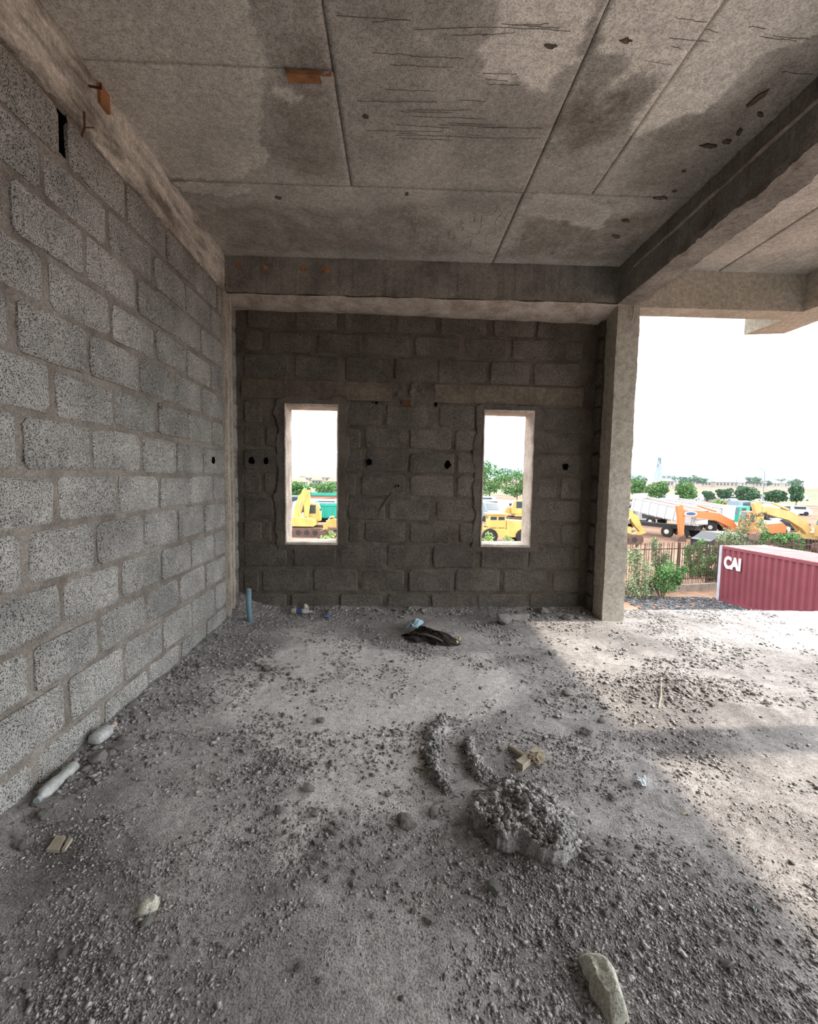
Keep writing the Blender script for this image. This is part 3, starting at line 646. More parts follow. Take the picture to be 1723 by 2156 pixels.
# stones big enough to pick apart
ROCKS = [rock_mesh('stone', 1., 40+k, M_STONE, 1 if k < 6 else 2, .65, 1.0+.1*(k % 4)) for k in range(9)]
def stone(px, py, w_px, label=None, group=None, k=None, xyz=None, r=None, cat='stone', name='stone', mat=None):
    p = onf(px, py) if xyz is None else xyz
    if r is None: r = w_px*.5*(p.y)/F_PX
    me = ROCKS[R.randrange(9) if k is None else k]
    o = bpy.data.objects.new(name, me); C.objects.link(o); o.location = (p.x, p.y, p.z-.18*r); o.scale = (r, r, r*R.uniform(.8, 1.1)); o.rotation_euler = (0, 0, R.uniform(0, 6.28))
    tag(o, label, cat, group); return o
NAMED = [
 (560, 1412, 24, 'flat pale stone at the left of the small chip pile on the floor'), (538, 1443, 18, 'dark lump on bare floor left of the pale chip pile'),
 (914, 1715, 28, 'dark lump of mortar lying left of the big mortar heap'), (857, 1733, 42, 'whitish broken stone near the left side of the big mortar heap'),
 (1020, 1822, 16, 'small stone below the overhang of the big mortar heap'), (650, 1662, 26, 'pale crumpled flake of mortar in the middle of the floor'),
 (588, 1712, 22, 'dark crumbled lump in the left middle of the floor'), (662, 1716, 22, 'thin grey fragment beside the dark crumbled lump'),
 (818, 1675, 18, 'flat round pale stone between the middle of the floor and the trails'), (675, 1520, 22, 'lumpy mortar crumb on clean floor, far left of the trails'),
 (1236, 1545, 28, 'dark clod near the shadow band, right of the trails'), (1268, 1520, 18, 'small dark clod closer to the sunlight edge'),
 (1290, 1682, 22, 'dark stone between the heap and the sunlit strip'), (1195, 1462, 20, 'dark clod beyond the trails on the shaded floor'),
 (1165, 1377, 22, 'elongated pale stone near the sunlit corner'), (1285, 1812, 24, 'rough dark stone lying right of and below the mortar heap'),
 (1077, 1545, 14, 'small dark stone above the wooden tool'), (1062, 1310, 40, 'larger rough grey rock of the pair before the right window'),
 (1093, 1305, 44, 'paler rock of the pair before the right window'), (1196, 1305, 24, 'rounded brown stone in the dark corner by the right column'),
 (1146, 1290, 24, 'tilted brown slab of stone leaning near the back wall corner'), (1221, 1303, 16, 'smallest stone in the dark corner by the right column'),
 (1243, 1792, 24, 'upper dark stone chip touching the right foot of the heap'), (1222, 1768, 30, 'long stone chip beside the right foot of the heap'),
 (1530, 2030, 24, 'near black clod at the lower right of the floor'), (1668, 1818, 14, 'dark stone alone on the sunlit strip at right'),
 (1275, 1925, 16, 'beige disc-like pebble below the mortar heap'), (1210, 1838, 20, 'pale slab fragment below the heap'),
 (1040, 1875, 34, 'smooth half-buried pale clod below the heap'), (262, 1575, 34, 'reddish angular rock by the wall, right of the crushed bottle'),
 (205, 1600, 38, 'dark reddish rock by the left wall between the two bottles'), (232, 1590, 22, 'tan stone just below the crushed grey bottle'),
 (92, 1722, 34, 'whitish stone at the near end of the long bottle'), (170, 1668, 20, 'round stone beside the long bottle'),
 (158, 1620, 20, 'grey stone past the cap end of the long bottle'), (283, 1505, 20, 'light stone at the foot of the left wall, beyond the crushed bottle'),
 (130, 2012, 26, 'pale angular stone near the lower left of the picture'), (240, 2010, 22, 'pale stone right of the angular one at the lower left'),
 (160, 2003, 18, 'greyish stone between the two pale stones at the lower left'), (360, 2015, 16, 'small upright stone in the lower left floor'),
 (414, 1982, 14, 'tiny bright chip in the lower left floor'), (310, 1945, 26, 'dark clod just below the long pale rock at lower left'),
 (632, 2040, 22, 'dark round pebble at the bottom, left of centre'), (672, 2065, 16, 'pale chip at the bottom left of centre'),
 (905, 1940, 24, 'cluster-like dark clod in the bottom middle'), (870, 1920, 14, 'bright pebble in the bottom middle'), (785, 1930, 14, 'white pebble left of the bottom middle clod'),
 (460, 1990, 12, 'dark pebble at the lower left centre'), (1590, 1915, 22, 'greenish pale stone on the right shadow edge'), (1495, 1950, 18, 'rough pebble on shaded floor near the right side')]
for (px, py, wpx, lab) in NAMED: stone(px, py, wpx, lab)
def strip(n, fn, rmin, rmax, label, group, seed):
    rs = np.random.RandomState(seed)
    for k in range(n):
        x, y = fn(rs); z = fz(x, y)
        stone(0, 0, 0, label, group, xyz=Vector((x, y, z)), r=float(np.exp(rs.uniform(math.log(rmin), math.log(rmax)))))
strip(80, lambda rs: (lambda y: (XL0+AL*y+.04+abs(rs.normal(0, .07)), y))(rs.uniform(1.4, 4.2)), .009, .026, 'small angular stone in the rubble along the foot of the left wall', 'rubble along the left wall', 1)
strip(70, lambda rs: (lambda x: (x, Y0B+AB*x-.05-abs(rs.normal(0, .10))))(rs.uniform(-1.4, 1.95)), .011, .03, 'small angular stone in the rubble along the foot of the back wall', 'rubble along the back wall', 2)
q = onf(575, 1410); strip(26, lambda rs: (q.x+rs.normal(0, .09), q.y+rs.normal(0, .07)), .008, .018, 'pale stone chip in the small pile on the left of the floor', 'pale chip pile', 3)
q2 = onf(700, 1770); strip(30, lambda rs: (q2.x+rs.normal(0, .13), q2.y+rs.normal(0, .07)), .006, .015, 'mortar crumb in the patch left of the big heap', 'mortar crumbs left of the heap', 4)
q3 = onf(1240, 1790); strip(24, lambda rs: (q3.x+rs.normal(0, .09), q3.y+rs.normal(0, .08)), .006, .014, 'gravel stone at the right foot of the mortar heap', 'stones right of the heap', 5)
q4 = onf(1520, 1465); strip(30, lambda rs: (q4.x+rs.normal(0, .25), q4.y+rs.normal(0, .08)), .008, .02, 'rough clod on the low sunlit mound at right', 'clods on the sunlit mound', 6)

# the big mortar heap
cx, cy = hp[0], hp[1]
OUT = [onz(a, b)[:2] for a, b in [(990, 1742), (1000, 1770), (1040, 1795), (1100, 1812), (1150, 1838), (1195, 1836), (1225, 1795), (1228, 1755), (1205, 1712), (1165, 1668), (1115, 1646), (1060, 1640), (1015, 1658), (988, 1698)]]
ctr = np.mean(OUT, 0); na, nr = 300, 110
th = np.linspace(0, 2*math.pi, na, endpoint=False); angs = [math.atan2(p[1]-ctr[1], p[0]-ctr[0]) for p in OUT]; rad = [np.hypot(*(p-ctr)) for p in OUT]
o_ = np.argsort(angs); rr = np.interp(th, np.array(angs)[o_], np.array(rad)[o_], period=2*math.pi)
t_ = 1-(1-np.linspace(0, 1, nr))**1.5
T, Rr = np.meshgrid(th, t_, indexing='ij'); Rb = rr[:, None]*np.ones_like(T)
Xh = ctr[0]+Rr*Rb*np.cos(T); Yh = ctr[1]+Rr*Rb*np.sin(T)
P3 = np.stack([Xh, Yh, Xh*0], -1)
front = np.clip((-(np.cos(T)*.62+np.sin(T)*.78)-.1)*1.8, 0, 1)**.7          # the near left side, broken off steeply
e0 = .55+.37*front; prof = 1-np.clip((Rr-e0)/(1-e0), 0, 1)**(1.3+2.7*front)
hgt = (.082+.018*(1-Rr**2))+.016*np.clip((ctr[1]-Yh)/.28, -1, 1)
rid = 1-abs(fbm(P3*np.array([12, 9, 1]), 3, 77))*3
bil = abs(fbm(P3*26+fbm(P3*9, 2, 7)[..., None], 3, 74))
Zh = hgt*prof+prof*(.014*fbm(P3*9, 3, 71)+.004*rid-.035*np.clip(.12-bil, 0, 1)*2+.016*np.clip(fbm(P3*44, 3, 73), -.3, 1)+.008*fbm(P3*95, 2, 75))
fl = floor_h(Xh.ravel(), Yh.ravel()).reshape(Xh.shape)
Zh = Zh+fl-.012
rp = np.clip((Rr-.93)/.07, 0, 1)
Rin = (1-.10*rp**1.2*front)*(1+.07*fbm(np.stack([np.cos(T)*3, np.sin(T)*3, T*0], -1), 4, 81))
wob = (Rr > .03)*(.016+.012*rp)
Xh = ctr[0]+(Xh-ctr[0])*Rin+wob*fbm(P3*24+5, 3, 79); Yh = ctr[1]+(Yh-ctr[1])*Rin+wob*fbm(P3*24+9, 3, 80)
Q3 = np.stack([Xh, Yh, Zh*1.6], -1); Xh = Xh+.012*fbm(Q3*16, 4, 91)*(Rr > .03)*prof**.3; Yh = Yh+.012*fbm(Q3*16+4, 4, 92)*(Rr > .03)*prof**.3
i = np.arange(na*nr).reshape(na, nr); i2 = np.roll(i, -1, 0)
Fh = np.stack([i[:, :-1], i[:, 1:], i2[:, 1:], i2[:, :-1]], -1).reshape(-1, 4)
o = me_obj('mortar_heap', np.stack([Xh, Yh, Zh], -1).reshape(-1, 3), Fh, M_HEAP, smooth=False)
tag(o, 'big lumpy heap of dried grey mortar on the floor with an undercut near side', 'mortar')
rs = np.random.RandomState(5); k = rs.choice(na*nr, 2600); k = k[(Rr.ravel()[k] < .97) & (rs.uniform(0, 1, len(k)) < .25+Rr.ravel()[k])]; xs, ys, zs__ = Xh.ravel()[k], Yh.ravel()[k], Zh.ravel()[k]
ss_ = np.clip(np.exp(rs.normal(math.log(.0075), .45, len(k))), .003, .018)
def crumbs(parent, xs, ys, zz, ss_, seed):
    V, F_ = pebbles(xs, ys, ss_, seed, .35, .9, hfn=lambda a, b: zz); tag(me_obj('crumbs', V, F_, M_HEAP, parent), kind='stuff')
crumbs(o, xs, ys, zs__, ss_, 4)
# trails of dropped mortar
def trail(pts, wpx, hgt_, label, seed):
    P_ = [onf(*q) for q in pts]; V = []; n = 14; m = 0
    D = [0]
    for a, b in zip(P_[:-1], P_[1:]): D.append(D[-1]+(b-a).length)
    ss = np.arange(0, D[-1], .006); wd = np.interp(ss, D, [w_*P_[0].y/F_PX for w_ in wpx])
    px_ = np.interp(ss, D, [p.x for p in P_]); py_ = np.interp(ss, D, [p.y for p in P_])
    px_ += .012*vnoise(np.stack([ss*9, ss*0, ss*0], -1), seed)
    dx = np.gradient(px_); dy = np.gradient(py_); l = np.hypot(dx, dy); nx, ny = -dy/l, dx/l
    k = np.linspace(-1, 1, n)
    wv = wd*(.9+.6*vnoise(np.stack([ss*22, ss*0, ss*0+3], -1), seed))*.6
    X = px_[:, None]+nx[:, None]*k*wv[:, None]; Y = py_[:, None]+ny[:, None]*k*wv[:, None]
    p3 = np.stack([X, Y, X*0], -1)
    endt = np.minimum(1, np.minimum(ss, D[-1]-ss)/.05)[:, None]
    Z = floor_h(X.ravel(), Y.ravel()).reshape(X.shape)-.006+(1-abs(k)**2.5)*endt*(hgt_*(1+.9*fbm(p3*20, 3, seed)))+.018*fbm(p3*50, 3, seed+2)*(1-k**2)
    i = np.arange(X.size).reshape(X.shape); f = np.stack([i[:-1, :-1], i[:-1, 1:], i[1:, 1:], i[1:, :-1]], -1).reshape(-1, 4)
    o = tag(me_obj('mortar_trail', np.stack([X, Y, Z], -1).reshape(-1, 3), f, M_HEAP), label, 'mortar')
    rs = np.random.RandomState(seed); q = rs.choice(X.size, 700); crumbs(o, X.ravel()[q]+rs.normal(0, .006, 700), Y.ravel()[q], Z.ravel()[q], np.clip(np.exp(rs.normal(math.log(.007), .4, 700)), .003, .015), seed)
    return o
trail([(938, 1508), (925, 1530), (912, 1555), (906, 1585), (914, 1620), (925, 1650), (945, 1672)], [12, 24, 32, 38, 34, 24, 12], .036, 'left curved ridge of dried mortar leading up from the heap', 5)
trail([(985, 1555), (988, 1580), (995, 1605), (1010, 1628), (1035, 1650)], [12, 24, 30, 46, 70], .036, 'right ridge of dried mortar running into the heap', 9)
o = MB().tube([onf(940, 1515)+Vector((0, 0, .012)), onf(960, 1520)+Vector((0, 0, .01)), onf(985, 1520)+Vector((0, 0, .012)), onf(1000, 1513)+Vector((0, 0, .008))], [.007, .006, .006, .004], 7).build('root_piece', M_HEAP); tag(o, 'thin dusty twig joining the tops of the mortar ridges', 'twig')
for k, (a, b, rr_, lab) in enumerate([((1392, 1442), (1387, 1492), .006, 'thin straight twig standing out of the sunlit mound'), ((583, 1575), (588, 1590), .004, 'short curved twig on the left of the clean floor'), ((872, 1617), (905, 1626), .005, 'short twig just left of the left mortar ridge'), ((1436, 1716), (1452, 1711), .005, 'short straw-coloured splinter near the sunlight edge')]):
    p, q = onf(*a), onf(*b); zz = Vector((0, 0, rr_*.9)); m_ = (p+q)/2+Vector((.008, 0, 0))
    if k == 0: p = p+Vector((0, 0, .02))
    tag(MB().tube([p+zz, m_+zz, q+zz], [rr_*.7, rr_, rr_*.6], 6).build('twig', M_WOOD), lab, 'twig')

# wooden float caked with mortar
q = onf(1110, 1606); root = empty('wooden_float', q, 'small T-shaped wooden tool caked with mortar beside the heap', 'tool')
a, b = onf(1072, 1578), onf(1104, 1602)
hnd = MB(); d = (b-a).normalized(); 
hnd.tube([a+Vector((0, 0, .016)), a.lerp(b, .3)+Vector((0, 0, .018)), b+Vector((0, 0, .022))], [.011, .014, .013], 8); kid(hnd.build('handle', M_WOOD), root)
a, b = onf(1096, 1618), onf(1134, 1590); ang = math.atan2((b-a).y, (b-a).x); L_ = (b-a).length; M_ = Matrix.Translation(a+Vector((0, 0, .002))) @ Matrix.Rotation(ang, 4, 'Z')
def skM(M): 
    A = np.array(M); return lambda V: V@A[:3, :3].T+A[:3, 3]
kid(rough_box((-.01, -.02, 0), (L_*.62, .02, .034), .01, .003, 'head_block', M_WOOD, None, 3, 20, skM(M_)), root)
kid(rough_box((L_*.64, -.018, .004), (L_*1.05, .018, .036), .01, .003, 'head_block', M_WOOD, None, 4, 20, skM(M_)), root)
c_ = onf(1131, 1608); me = rock_mesh('mortar_clump', .036, 99, concrete('tan_mortar', (140, 128, 108), (165, 152, 130), 20, 80, .3, 200, .9, .004), 3, .75, 1.2, .5)
o = bpy.data.objects.new('mortar_clump', me); C.objects.link(o); o.location = (c_.x, c_.y+.01, c_.z-.004); kid(o, root)

# bottles
M_PET = plain('dusty_clear_plastic', (176, 178, 176), .35, noise=.25, nscale=25, bump=.3, spec=.5)
def bottle(p0, p1, prof, root_name, label, mat, capmat, squash=1., seed=0, cap=True, band=None):
    d = (p1-p0); L_ = d.length; ang = math.atan2(d.y, d.x); tilt = math.atan2(d.z, math.hypot(d.x, d.y))
    root = empty(root_name, p0, label, 'bottle'); nA = 20; V = []; rs = np.random.RandomState(seed)
    T_ = Matrix.Translation(p0) @ Matrix.Rotation(ang, 4, 'Z') @ Matrix.Rotation(-tilt, 4, 'Y')
    ts = np.linspace(0, 1, 46); rads = np.interp(ts, [q[0] for q in prof], [q[1] for q in prof])
    for i, t in enumerate(ts):
        for k in range(nA):
            a = 2*math.pi*k/nA; p_ = np.array([[t*L_*9, math.cos(a)*1.4+seed, math.sin(a)*1.4]])
            r_ = rads[i]*(1+.22*float(fbm(p_, 3, seed)[0])+.05*math.sin(t*40)*(.1 < t < .8))
            V.append(tuple(T_ @ Vector((t*L_, r_*math.cos(a), max(r_*math.sin(a)*squash+rads[i]*squash*0, -99)+max(rads)*squash))))
    Fb = [(i*nA+k, i*nA+(k+1) % nA, (i+1)*nA+(k+1) % nA, (i+1)*nA+k) for i in range(45) for k in range(nA)]+[tuple(range(nA))[::-1], tuple(45*nA+k for k in range(nA))]
    kid(me_obj('bottle_body', V, Fb, mat, None, True), root)
    if cap:
        m = MB(); zc = max(rads)*squash; r_ = rads[-1]*1.12
        m.tube([T_ @ Vector((L_*.97, 0, zc)), T_ @ Vector((L_*1.06, 0, zc))], r_, 14); kid(m.build('cap', capmat), root)
    if band:
        V = []; ts2 = np.linspace(band[0], band[1], 6)
        for t in ts2:
            for k in range(nA):
                a = 2*math.pi*k/nA; r_ = np.interp(t, [q[0] for q in prof], [q[1] for q in prof])*1.05+.001
                V.append(tuple(T_ @ Vector((t*L_, r_*math.cos(a), r_*math.sin(a)*squash+max(rads)*squash))))
        kid(me_obj('label_band', V, [(i*nA+k, i*nA+(k+1) % nA, (i+1)*nA+(k+1) % nA, (i+1)*nA+k) for i in range(5) for k in range(nA)], plain('blue_band', (70, 82, 118), .5), None, True), root)
    return root
bottle(onf(152, 1622)+Vector((.01, 0, 0)), onf(82, 1694), [(0, .020), (.05, .027), (.25, .026), (.35, .020), (.5, .025), (.7, .028), (.86, .026), (.93, .013), (1, .012)], 'plastic_bottle', 'long dusty twisted plastic bottle lying at the foot of the left wall', M_PET, plain('grey_cap', (150, 158, 162), .5), .9, 3)
bottle(onf(196, 1578)+Vector((.0, 0, .012)), onf(240, 1546)+Vector((0, 0, .02)), [(0, .020), (.1, .036), (.45, .042), (.7, .036), (.88, .016), (1, .014)], 'plastic_bottle', 'short crushed dirty bottle with faded pink band at the left wall', M_PET, plain('pink_faded', (185, 160, 150), .6), .75, 8)
bottle(onf(614, 1292), onf(655, 1294), [(0, .026), (.06, .032), (.5, .033), (.75, .030), (.92, .014), (1, .012)], 'plastic_bottle', 'pale bottle with a blue band lying at the foot of the back wall', plain('milky_plastic', (172, 166, 160), .5, noise=.15), M_PET, .95, 12, band=(.3, .58))
def sheet(name, label, cat, corners, mat, bend=.01, seed=0, n=8, lift=.004):
    """creased piece of paper or foil spanning four floor points"""
    a, b, c, d = [onf(*q) for q in corners]; V = []
    for i in range(n+1):
        for j in range(n+1):
            s, t = i/n, j/n; p = (a*(1-s)*(1-t)+b*s*(1-t)+c*s*t+d*(1-s)*t)
            k = float(fbm(np.array([[s*2.2, t*2.2, seed]]), 3, seed)[0])
            p.z += lift+bend*(abs(k)*2+math.sin(s*math.pi)*.8); V.append(p)
    Fs = [(i*(n+1)+j, (i+1)*(n+1)+j, (i+1)*(n+1)+j+1, i*(n+1)+j+1) for i in range(n) for j in range(n)]
    V2 = [v_-Vector((0, 0, .0015)) for v_ in V]; m = len(V); rim = [i*(n+1) for i in range(n+1)]+[n*(n+1)+j for j in range(1, n+1)]+[i*(n+1)+n for i in range(n-1, -1, -1)]+[j for j in range(n-1, 0, -1)]
    F2 = [tuple(q+m for q in f_)[::-1] for f_ in Fs]+[(rim[i], rim[(i+1) % len(rim)], rim[(i+1) % len(rim)]+m, rim[i]+m) for i in range(len(rim))]
    return tag(me_obj(name, V+V2, Fs+F2, mat), label, cat)
M_PAPER = plain('white_paper', (225, 232, 238), .7); M_BLUEP = plain('pale_blue_plastic', (150, 178, 190), .4)
sheet('paper_scrap', 'bent white paper scrap on the shaded floor right of the heap', 'paper', [(1334, 1646), (1352, 1660), (1366, 1658), (1352, 1636)], M_PAPER, .018, 2)
sheet('paper_scrap', 'small beige paper scrap at the right end of the dark rag', 'paper', [(958, 1352), (964, 1358), (971, 1346), (960, 1342)], plain('beige_paper', (190, 172, 138), .8), .008, 4)
sheet('paper_scrap', 'pale paper scrap leaning on the bottle by the back wall', 'paper', [(634, 1288), (650, 1287), (650, 1280), (636, 1279)], plain('cream_paper', (185, 172, 160), .8), .02, 5)
sheet('plastic_scrap', 'small blue plastic scrap near the bottle at the back wall', 'plastic', [(677, 1302), (692, 1303), (697, 1295), (684, 1294)], plain('dull_blue', (96, 112, 150), .5), .012, 6)
sheet('plastic_scrap', 'pale blue plastic sheet piece lying on the dark rag', 'plastic', [(852, 1334), (880, 1336), (893, 1320), (870, 1316)], M_BLUEP, .04, 7, lift=.03)
sheet('plastic_scrap', 'greenish plastic fragment on the lower right floor', 'plastic', [(1578, 1912), (1592, 1924), (1597, 1916), (1586, 1906)], plain('greenish', (150, 170, 160), .5), .005, 8)
# dark rag, a crumpled folded cloth
RG = [onf(*q) for q in ((850, 1338), (900, 1366), (962, 1362), (925, 1334), (880, 1322))]
cxr = sum((p.x for p in RG))/5; cyr = sum((p.y for p in RG))/5
n = 60; U, V_ = np.meshgrid(np.linspace(-1, 1, n), np.linspace(-1, 1, n), indexing='ij'); rr = np.sqrt(U**2+V_**2).clip(1e-6); sc1 = np.maximum(abs(U), abs(V_))/rr
xx = U*sc1; yy = V_*sc1; ang = -.42
kr = 1+.45*fbm(np.stack([np.cos(np.arctan2(yy, xx))*2.2, np.sin(np.arctan2(yy, xx))*2.2, xx*0+4], -1), 3, 2); xx = xx*kr; yy = yy*kr
X = cxr+.26*(xx*math.cos(ang)-yy*.55*math.sin(ang)); Y = cyr+.25*(xx*math.sin(ang)+yy*.55*math.cos(ang))
p3 = np.stack([xx*1.6+yy*1.2, yy*7+xx*2.5, xx*0], -1)
X += .04*fbm(p3, 3, 3); Y += .05*fbm(p3+3, 3, 4)
Zr = floor_h(X.ravel(), Y.ravel()).reshape(X.shape)+.004+np.clip(1-(rr*sc1)**2.4, 0, 1)*(.018+.09*abs(fbm(p3*1.1, 3, 6))+.03*fbm(p3*3, 2, 9))
i = np.arange(n*n).reshape(n, n); f = np.stack([i[:-1, :-1], i[1:, :-1], i[1:, 1:], i[:-1, 1:]], -1).reshape(-1, 4)
o = me_obj('rag', np.stack([X, Y, Zr], -1).reshape(-1, 3), f, plain('dark_cloth', (58, 53, 50), .9, noise=.35, nscale=20, bump=.4), smooth=True); tag(o, 'crumpled dark torn cloth lying before the back wall', 'rag')
q = onf(895, 1352); sd = MB().tube([(q.x-.06, q.y+.05, q.z+.05), (q.x, q.y, q.z+.07), (q.x+.08, q.y-.02, q.z+.05), (q.x+.16, q.y-.03, q.z+.015)], .006, 6); o.select_set(False); s_ = sd.build('strap', plain('grey_strap', (110, 104, 98), .8)); s_.parent = o
# timber slats at the lower left
for (cs, lab) in (([(98, 1797), (125, 1798), (138, 1768), (120, 1766)], 'wider flat timber offcut on the gravel near the left wall'), ([(130, 1797), (137, 1796), (153, 1772), (145, 1772)], 'thin timber splinter beside the flat offcut')):
    P_ = [onf(*c) for c in cs]; V = [tuple(p+Vector((0, 0, .004))) for p in P_]+[tuple(p+Vector((0, 0, .016))) for p in P_]
    tag(MB().add(V, [(3, 2, 1, 0), (4, 5, 6, 7), (0, 1, 5, 4), (1, 2, 6, 5), (2, 3, 7, 6), (3, 0, 4, 7)]).build('timber_offcut', M_WOOD), lab, 'timber')
# big rocks
def big_rock(poly, h_, name, label, mat, seed, ridge=None, tilt=0):
    P_ = [np.array(onf(*q)[:2]) for q in poly]; c = np.mean(P_, 0); nA, nR_ = 90, 34
    th = np.linspace(0, 2*math.pi, nA, endpoint=False); an = np.array([math.atan2(*(p-c)[::-1]) for p in P_]); rd = np.array([np.hypot(*(p-c)) for p in P_]); o_ = np.argsort(an)
    rr = np.interp(th, an[o_], rd[o_], period=2*math.pi); T, Q = np.meshgrid(th, np.linspace(0, 1, nR_), indexing='ij')
    X = c[0]+Q*rr[:, None]*np.cos(T); Y = c[1]+Q*rr[:, None]*np.sin(T); p = np.stack([X, Y, X*0], -1)
    Z = floor_h(X.ravel(), Y.ravel()).reshape(X.shape)-.008+h_*(1-np.clip((Q-.45)/.55, 0, 1)**1.8)*(1+.25*fbm(p*9, 3, seed))*(1+tilt*(X-c[0])/rd.max())+.006*fbm(p*45, 3, seed+1)*(Q < .98)
    i = np.arange(nA*nR_).reshape(nA, nR_); i2 = np.roll(i, -1, 0)
    return tag(me_obj(name, np.stack([X, Y, Z], -1).reshape(-1, 3), np.stack([i[:, :-1], i[:, 1:], i2[:, 1:], i2[:, :-1]], -1).reshape(-1, 4), mat), label, 'rock')
M_ROCKP = concrete('pale_rock', (178, 176, 164), (212, 210, 196), 14, 60, .3, 170, .8, .004)
big_rock([(1212, 2015), (1225, 2008), (1262, 2020), (1290, 2045), (1308, 2085), (1318, 2120), (1330, 2160), (1290, 2165), (1262, 2125), (1240, 2070), (1222, 2035)], .062, 'rock', 'large elongated pale rock at the bottom right edge of the picture', M_ROCKP, 3, tilt=.3)
big_rock([(283, 1925), (298, 1906), (320, 1893), (335, 1890), (338, 1902), (332, 1915), (312, 1926), (296, 1933)], .034, 'rock', 'long pale rock on the lower left floor', M_ROCKP, 6)
# pipe
q = onf(527, 1282); pp = empty('plastic_pipe', q, 'grey-blue plastic pipe standing upright in the left back corner', 'pipe')
kid(MB().tube([(q.x+.0, q.y, q.z-.03), (q.x-.012, q.y, q.z+.16), (q.x-.012, q.y, q.z+.31)], .024, 14).build('pipe_body', M_PVC, None, True), pp)
kid(MB().tube([(q.x-.012, q.y, q.z+.31), (q.x-.012, q.y, q.z+.318)], .018, 12).build('pipe_mouth', plain('pipe_rim', (150, 150, 140), .8)), pp)

# ============================================================ outside
GZ = -4.1
M_EARTH = concrete('red_earth', (98, 76, 63), (124, 100, 85), .15, 3, .15, 8, .5, .05)
M_GRASS = concrete('dry_verge', (84, 92, 72), (110, 106, 88), .05, .8, .1, 3, .3, .05)
def terr(x, y):
    r_ = np.hypot(x, y); p = xy0(x, y)
    h = GZ+.05*fbm(p*.5, 3, 4)+np.clip((r_-150)/110, 0, 1)*3.3+np.clip((r_-700)/900, 0, 1)**1.2*10
    return h
ra = np.concatenate([np.arange(.05, 40, .9), np.geomspace(40, 1400, 50)]); an = np.radians(np.arange(-180, 180.1, 2))
A_, Rr = np.meshgrid(an, ra, indexing='ij'); X = Rr*np.sin(A_); Y = Rr*np.cos(A_)
Z = terr(X.ravel(), Y.ravel()); i = np.arange(X.size).reshape(X.shape); f = np.stack([i[:-1, :-1], i[:-1, 1:], i[1:, 1:], i[1:, :-1]], -1).reshape(-1, 4)
o = me_obj('ground', np.stack([X.ravel(), Y.ravel(), Z], -1), f, M_EARTH, smooth=True); tag(o, 'red earth of the machinery yard stretching to the horizon', kind='structure')
gx = onz(1500, 1275, GZ)
def gnd(x, y): return float(terr(np.array([float(x)]), np.array([float(y)]))[0])
def gp(px, py): q = onz(px, py, GZ); return Vector((q[0], q[1], gnd(q[0], q[1])))
# dark gravel spread by the container, shade included in its colour
x = NR.uniform(10.5, 15.5, 2600); y = NR.uniform(15.5, 20.2, 2600); V, F_ = pebbles(x, y, NR.uniform(.03, .09, 2600), 8, hfn=terr)
tag(me_obj('gravel_spread', V, F_, M_DGRAV), 'dark gravel, shade painted into its colour, on the ground beside the red container', 'gravel', kind='stuff')

# far hills
for k, (az0, az1, dist, hh, lab) in enumerate([(-30, 60, 1300, 88, 'long hill range on the horizon, tinted pale blue as haze')]):
    an = np.radians(np.linspace(az0, az1, 160)); t = np.linspace(0, 1, 8); A_, T_ = np.meshgrid(an, t, indexing='ij')
    n1_ = fbm(np.stack([A_*5, A_*0, A_*0], -1), 3, 70+k); Hh = hh*(.72+.5*n1_)+8
    Rr = dist+T_*500; Z = GZ+Hh*np.sin(T_*math.pi*.5)+4; i = np.arange(A_.size).reshape(A_.shape)
    f = np.stack([i[:-1, :-1], i[:-1, 1:], i[1:, 1:], i[1:, :-1]], -1).reshape(-1, 4)
    tag(me_obj('hill_range', np.stack([Rr*np.sin(A_), Rr*np.cos(A_), Z], -1).reshape(-1, 3), f, plain('hill_haze_blue', (74, 116, 130), 1), smooth=True), lab, kind='structure')  # blue haze tint painted into the hill colour

# ---- shipping container
M_RED = plain('container_red', (104, 50, 58), .55, noise=.12, nscale=1.2, bump=.15, bscale=8)
M_REDT = plain('container_roof', (138, 108, 108), .7, noise=.2, nscale=2)
c0 = onz(1508, 1263, GZ); Lc, Wc, Hc_ = 6.06, 2.44, 2.59
dirv = Vector((onz(1681, 1310, GZ)[0]-c0[0], -3.0, 0)); A1 = onz(1681, 1177, GZ+Hc_); A0 = onz(1508, 1149, GZ+Hc_)
ang = math.atan2(-3.6, .52)
cont = empty('shipping_container', (c0[0], c0[1], GZ), 'faded red corrugated shipping container with white lettering, standing below on the yard', 'container', rz=ang)
def lkid(mb, name, mat, root, smooth=False): return me_obj(name, mb.v, mb.f, mat, root, smooth)
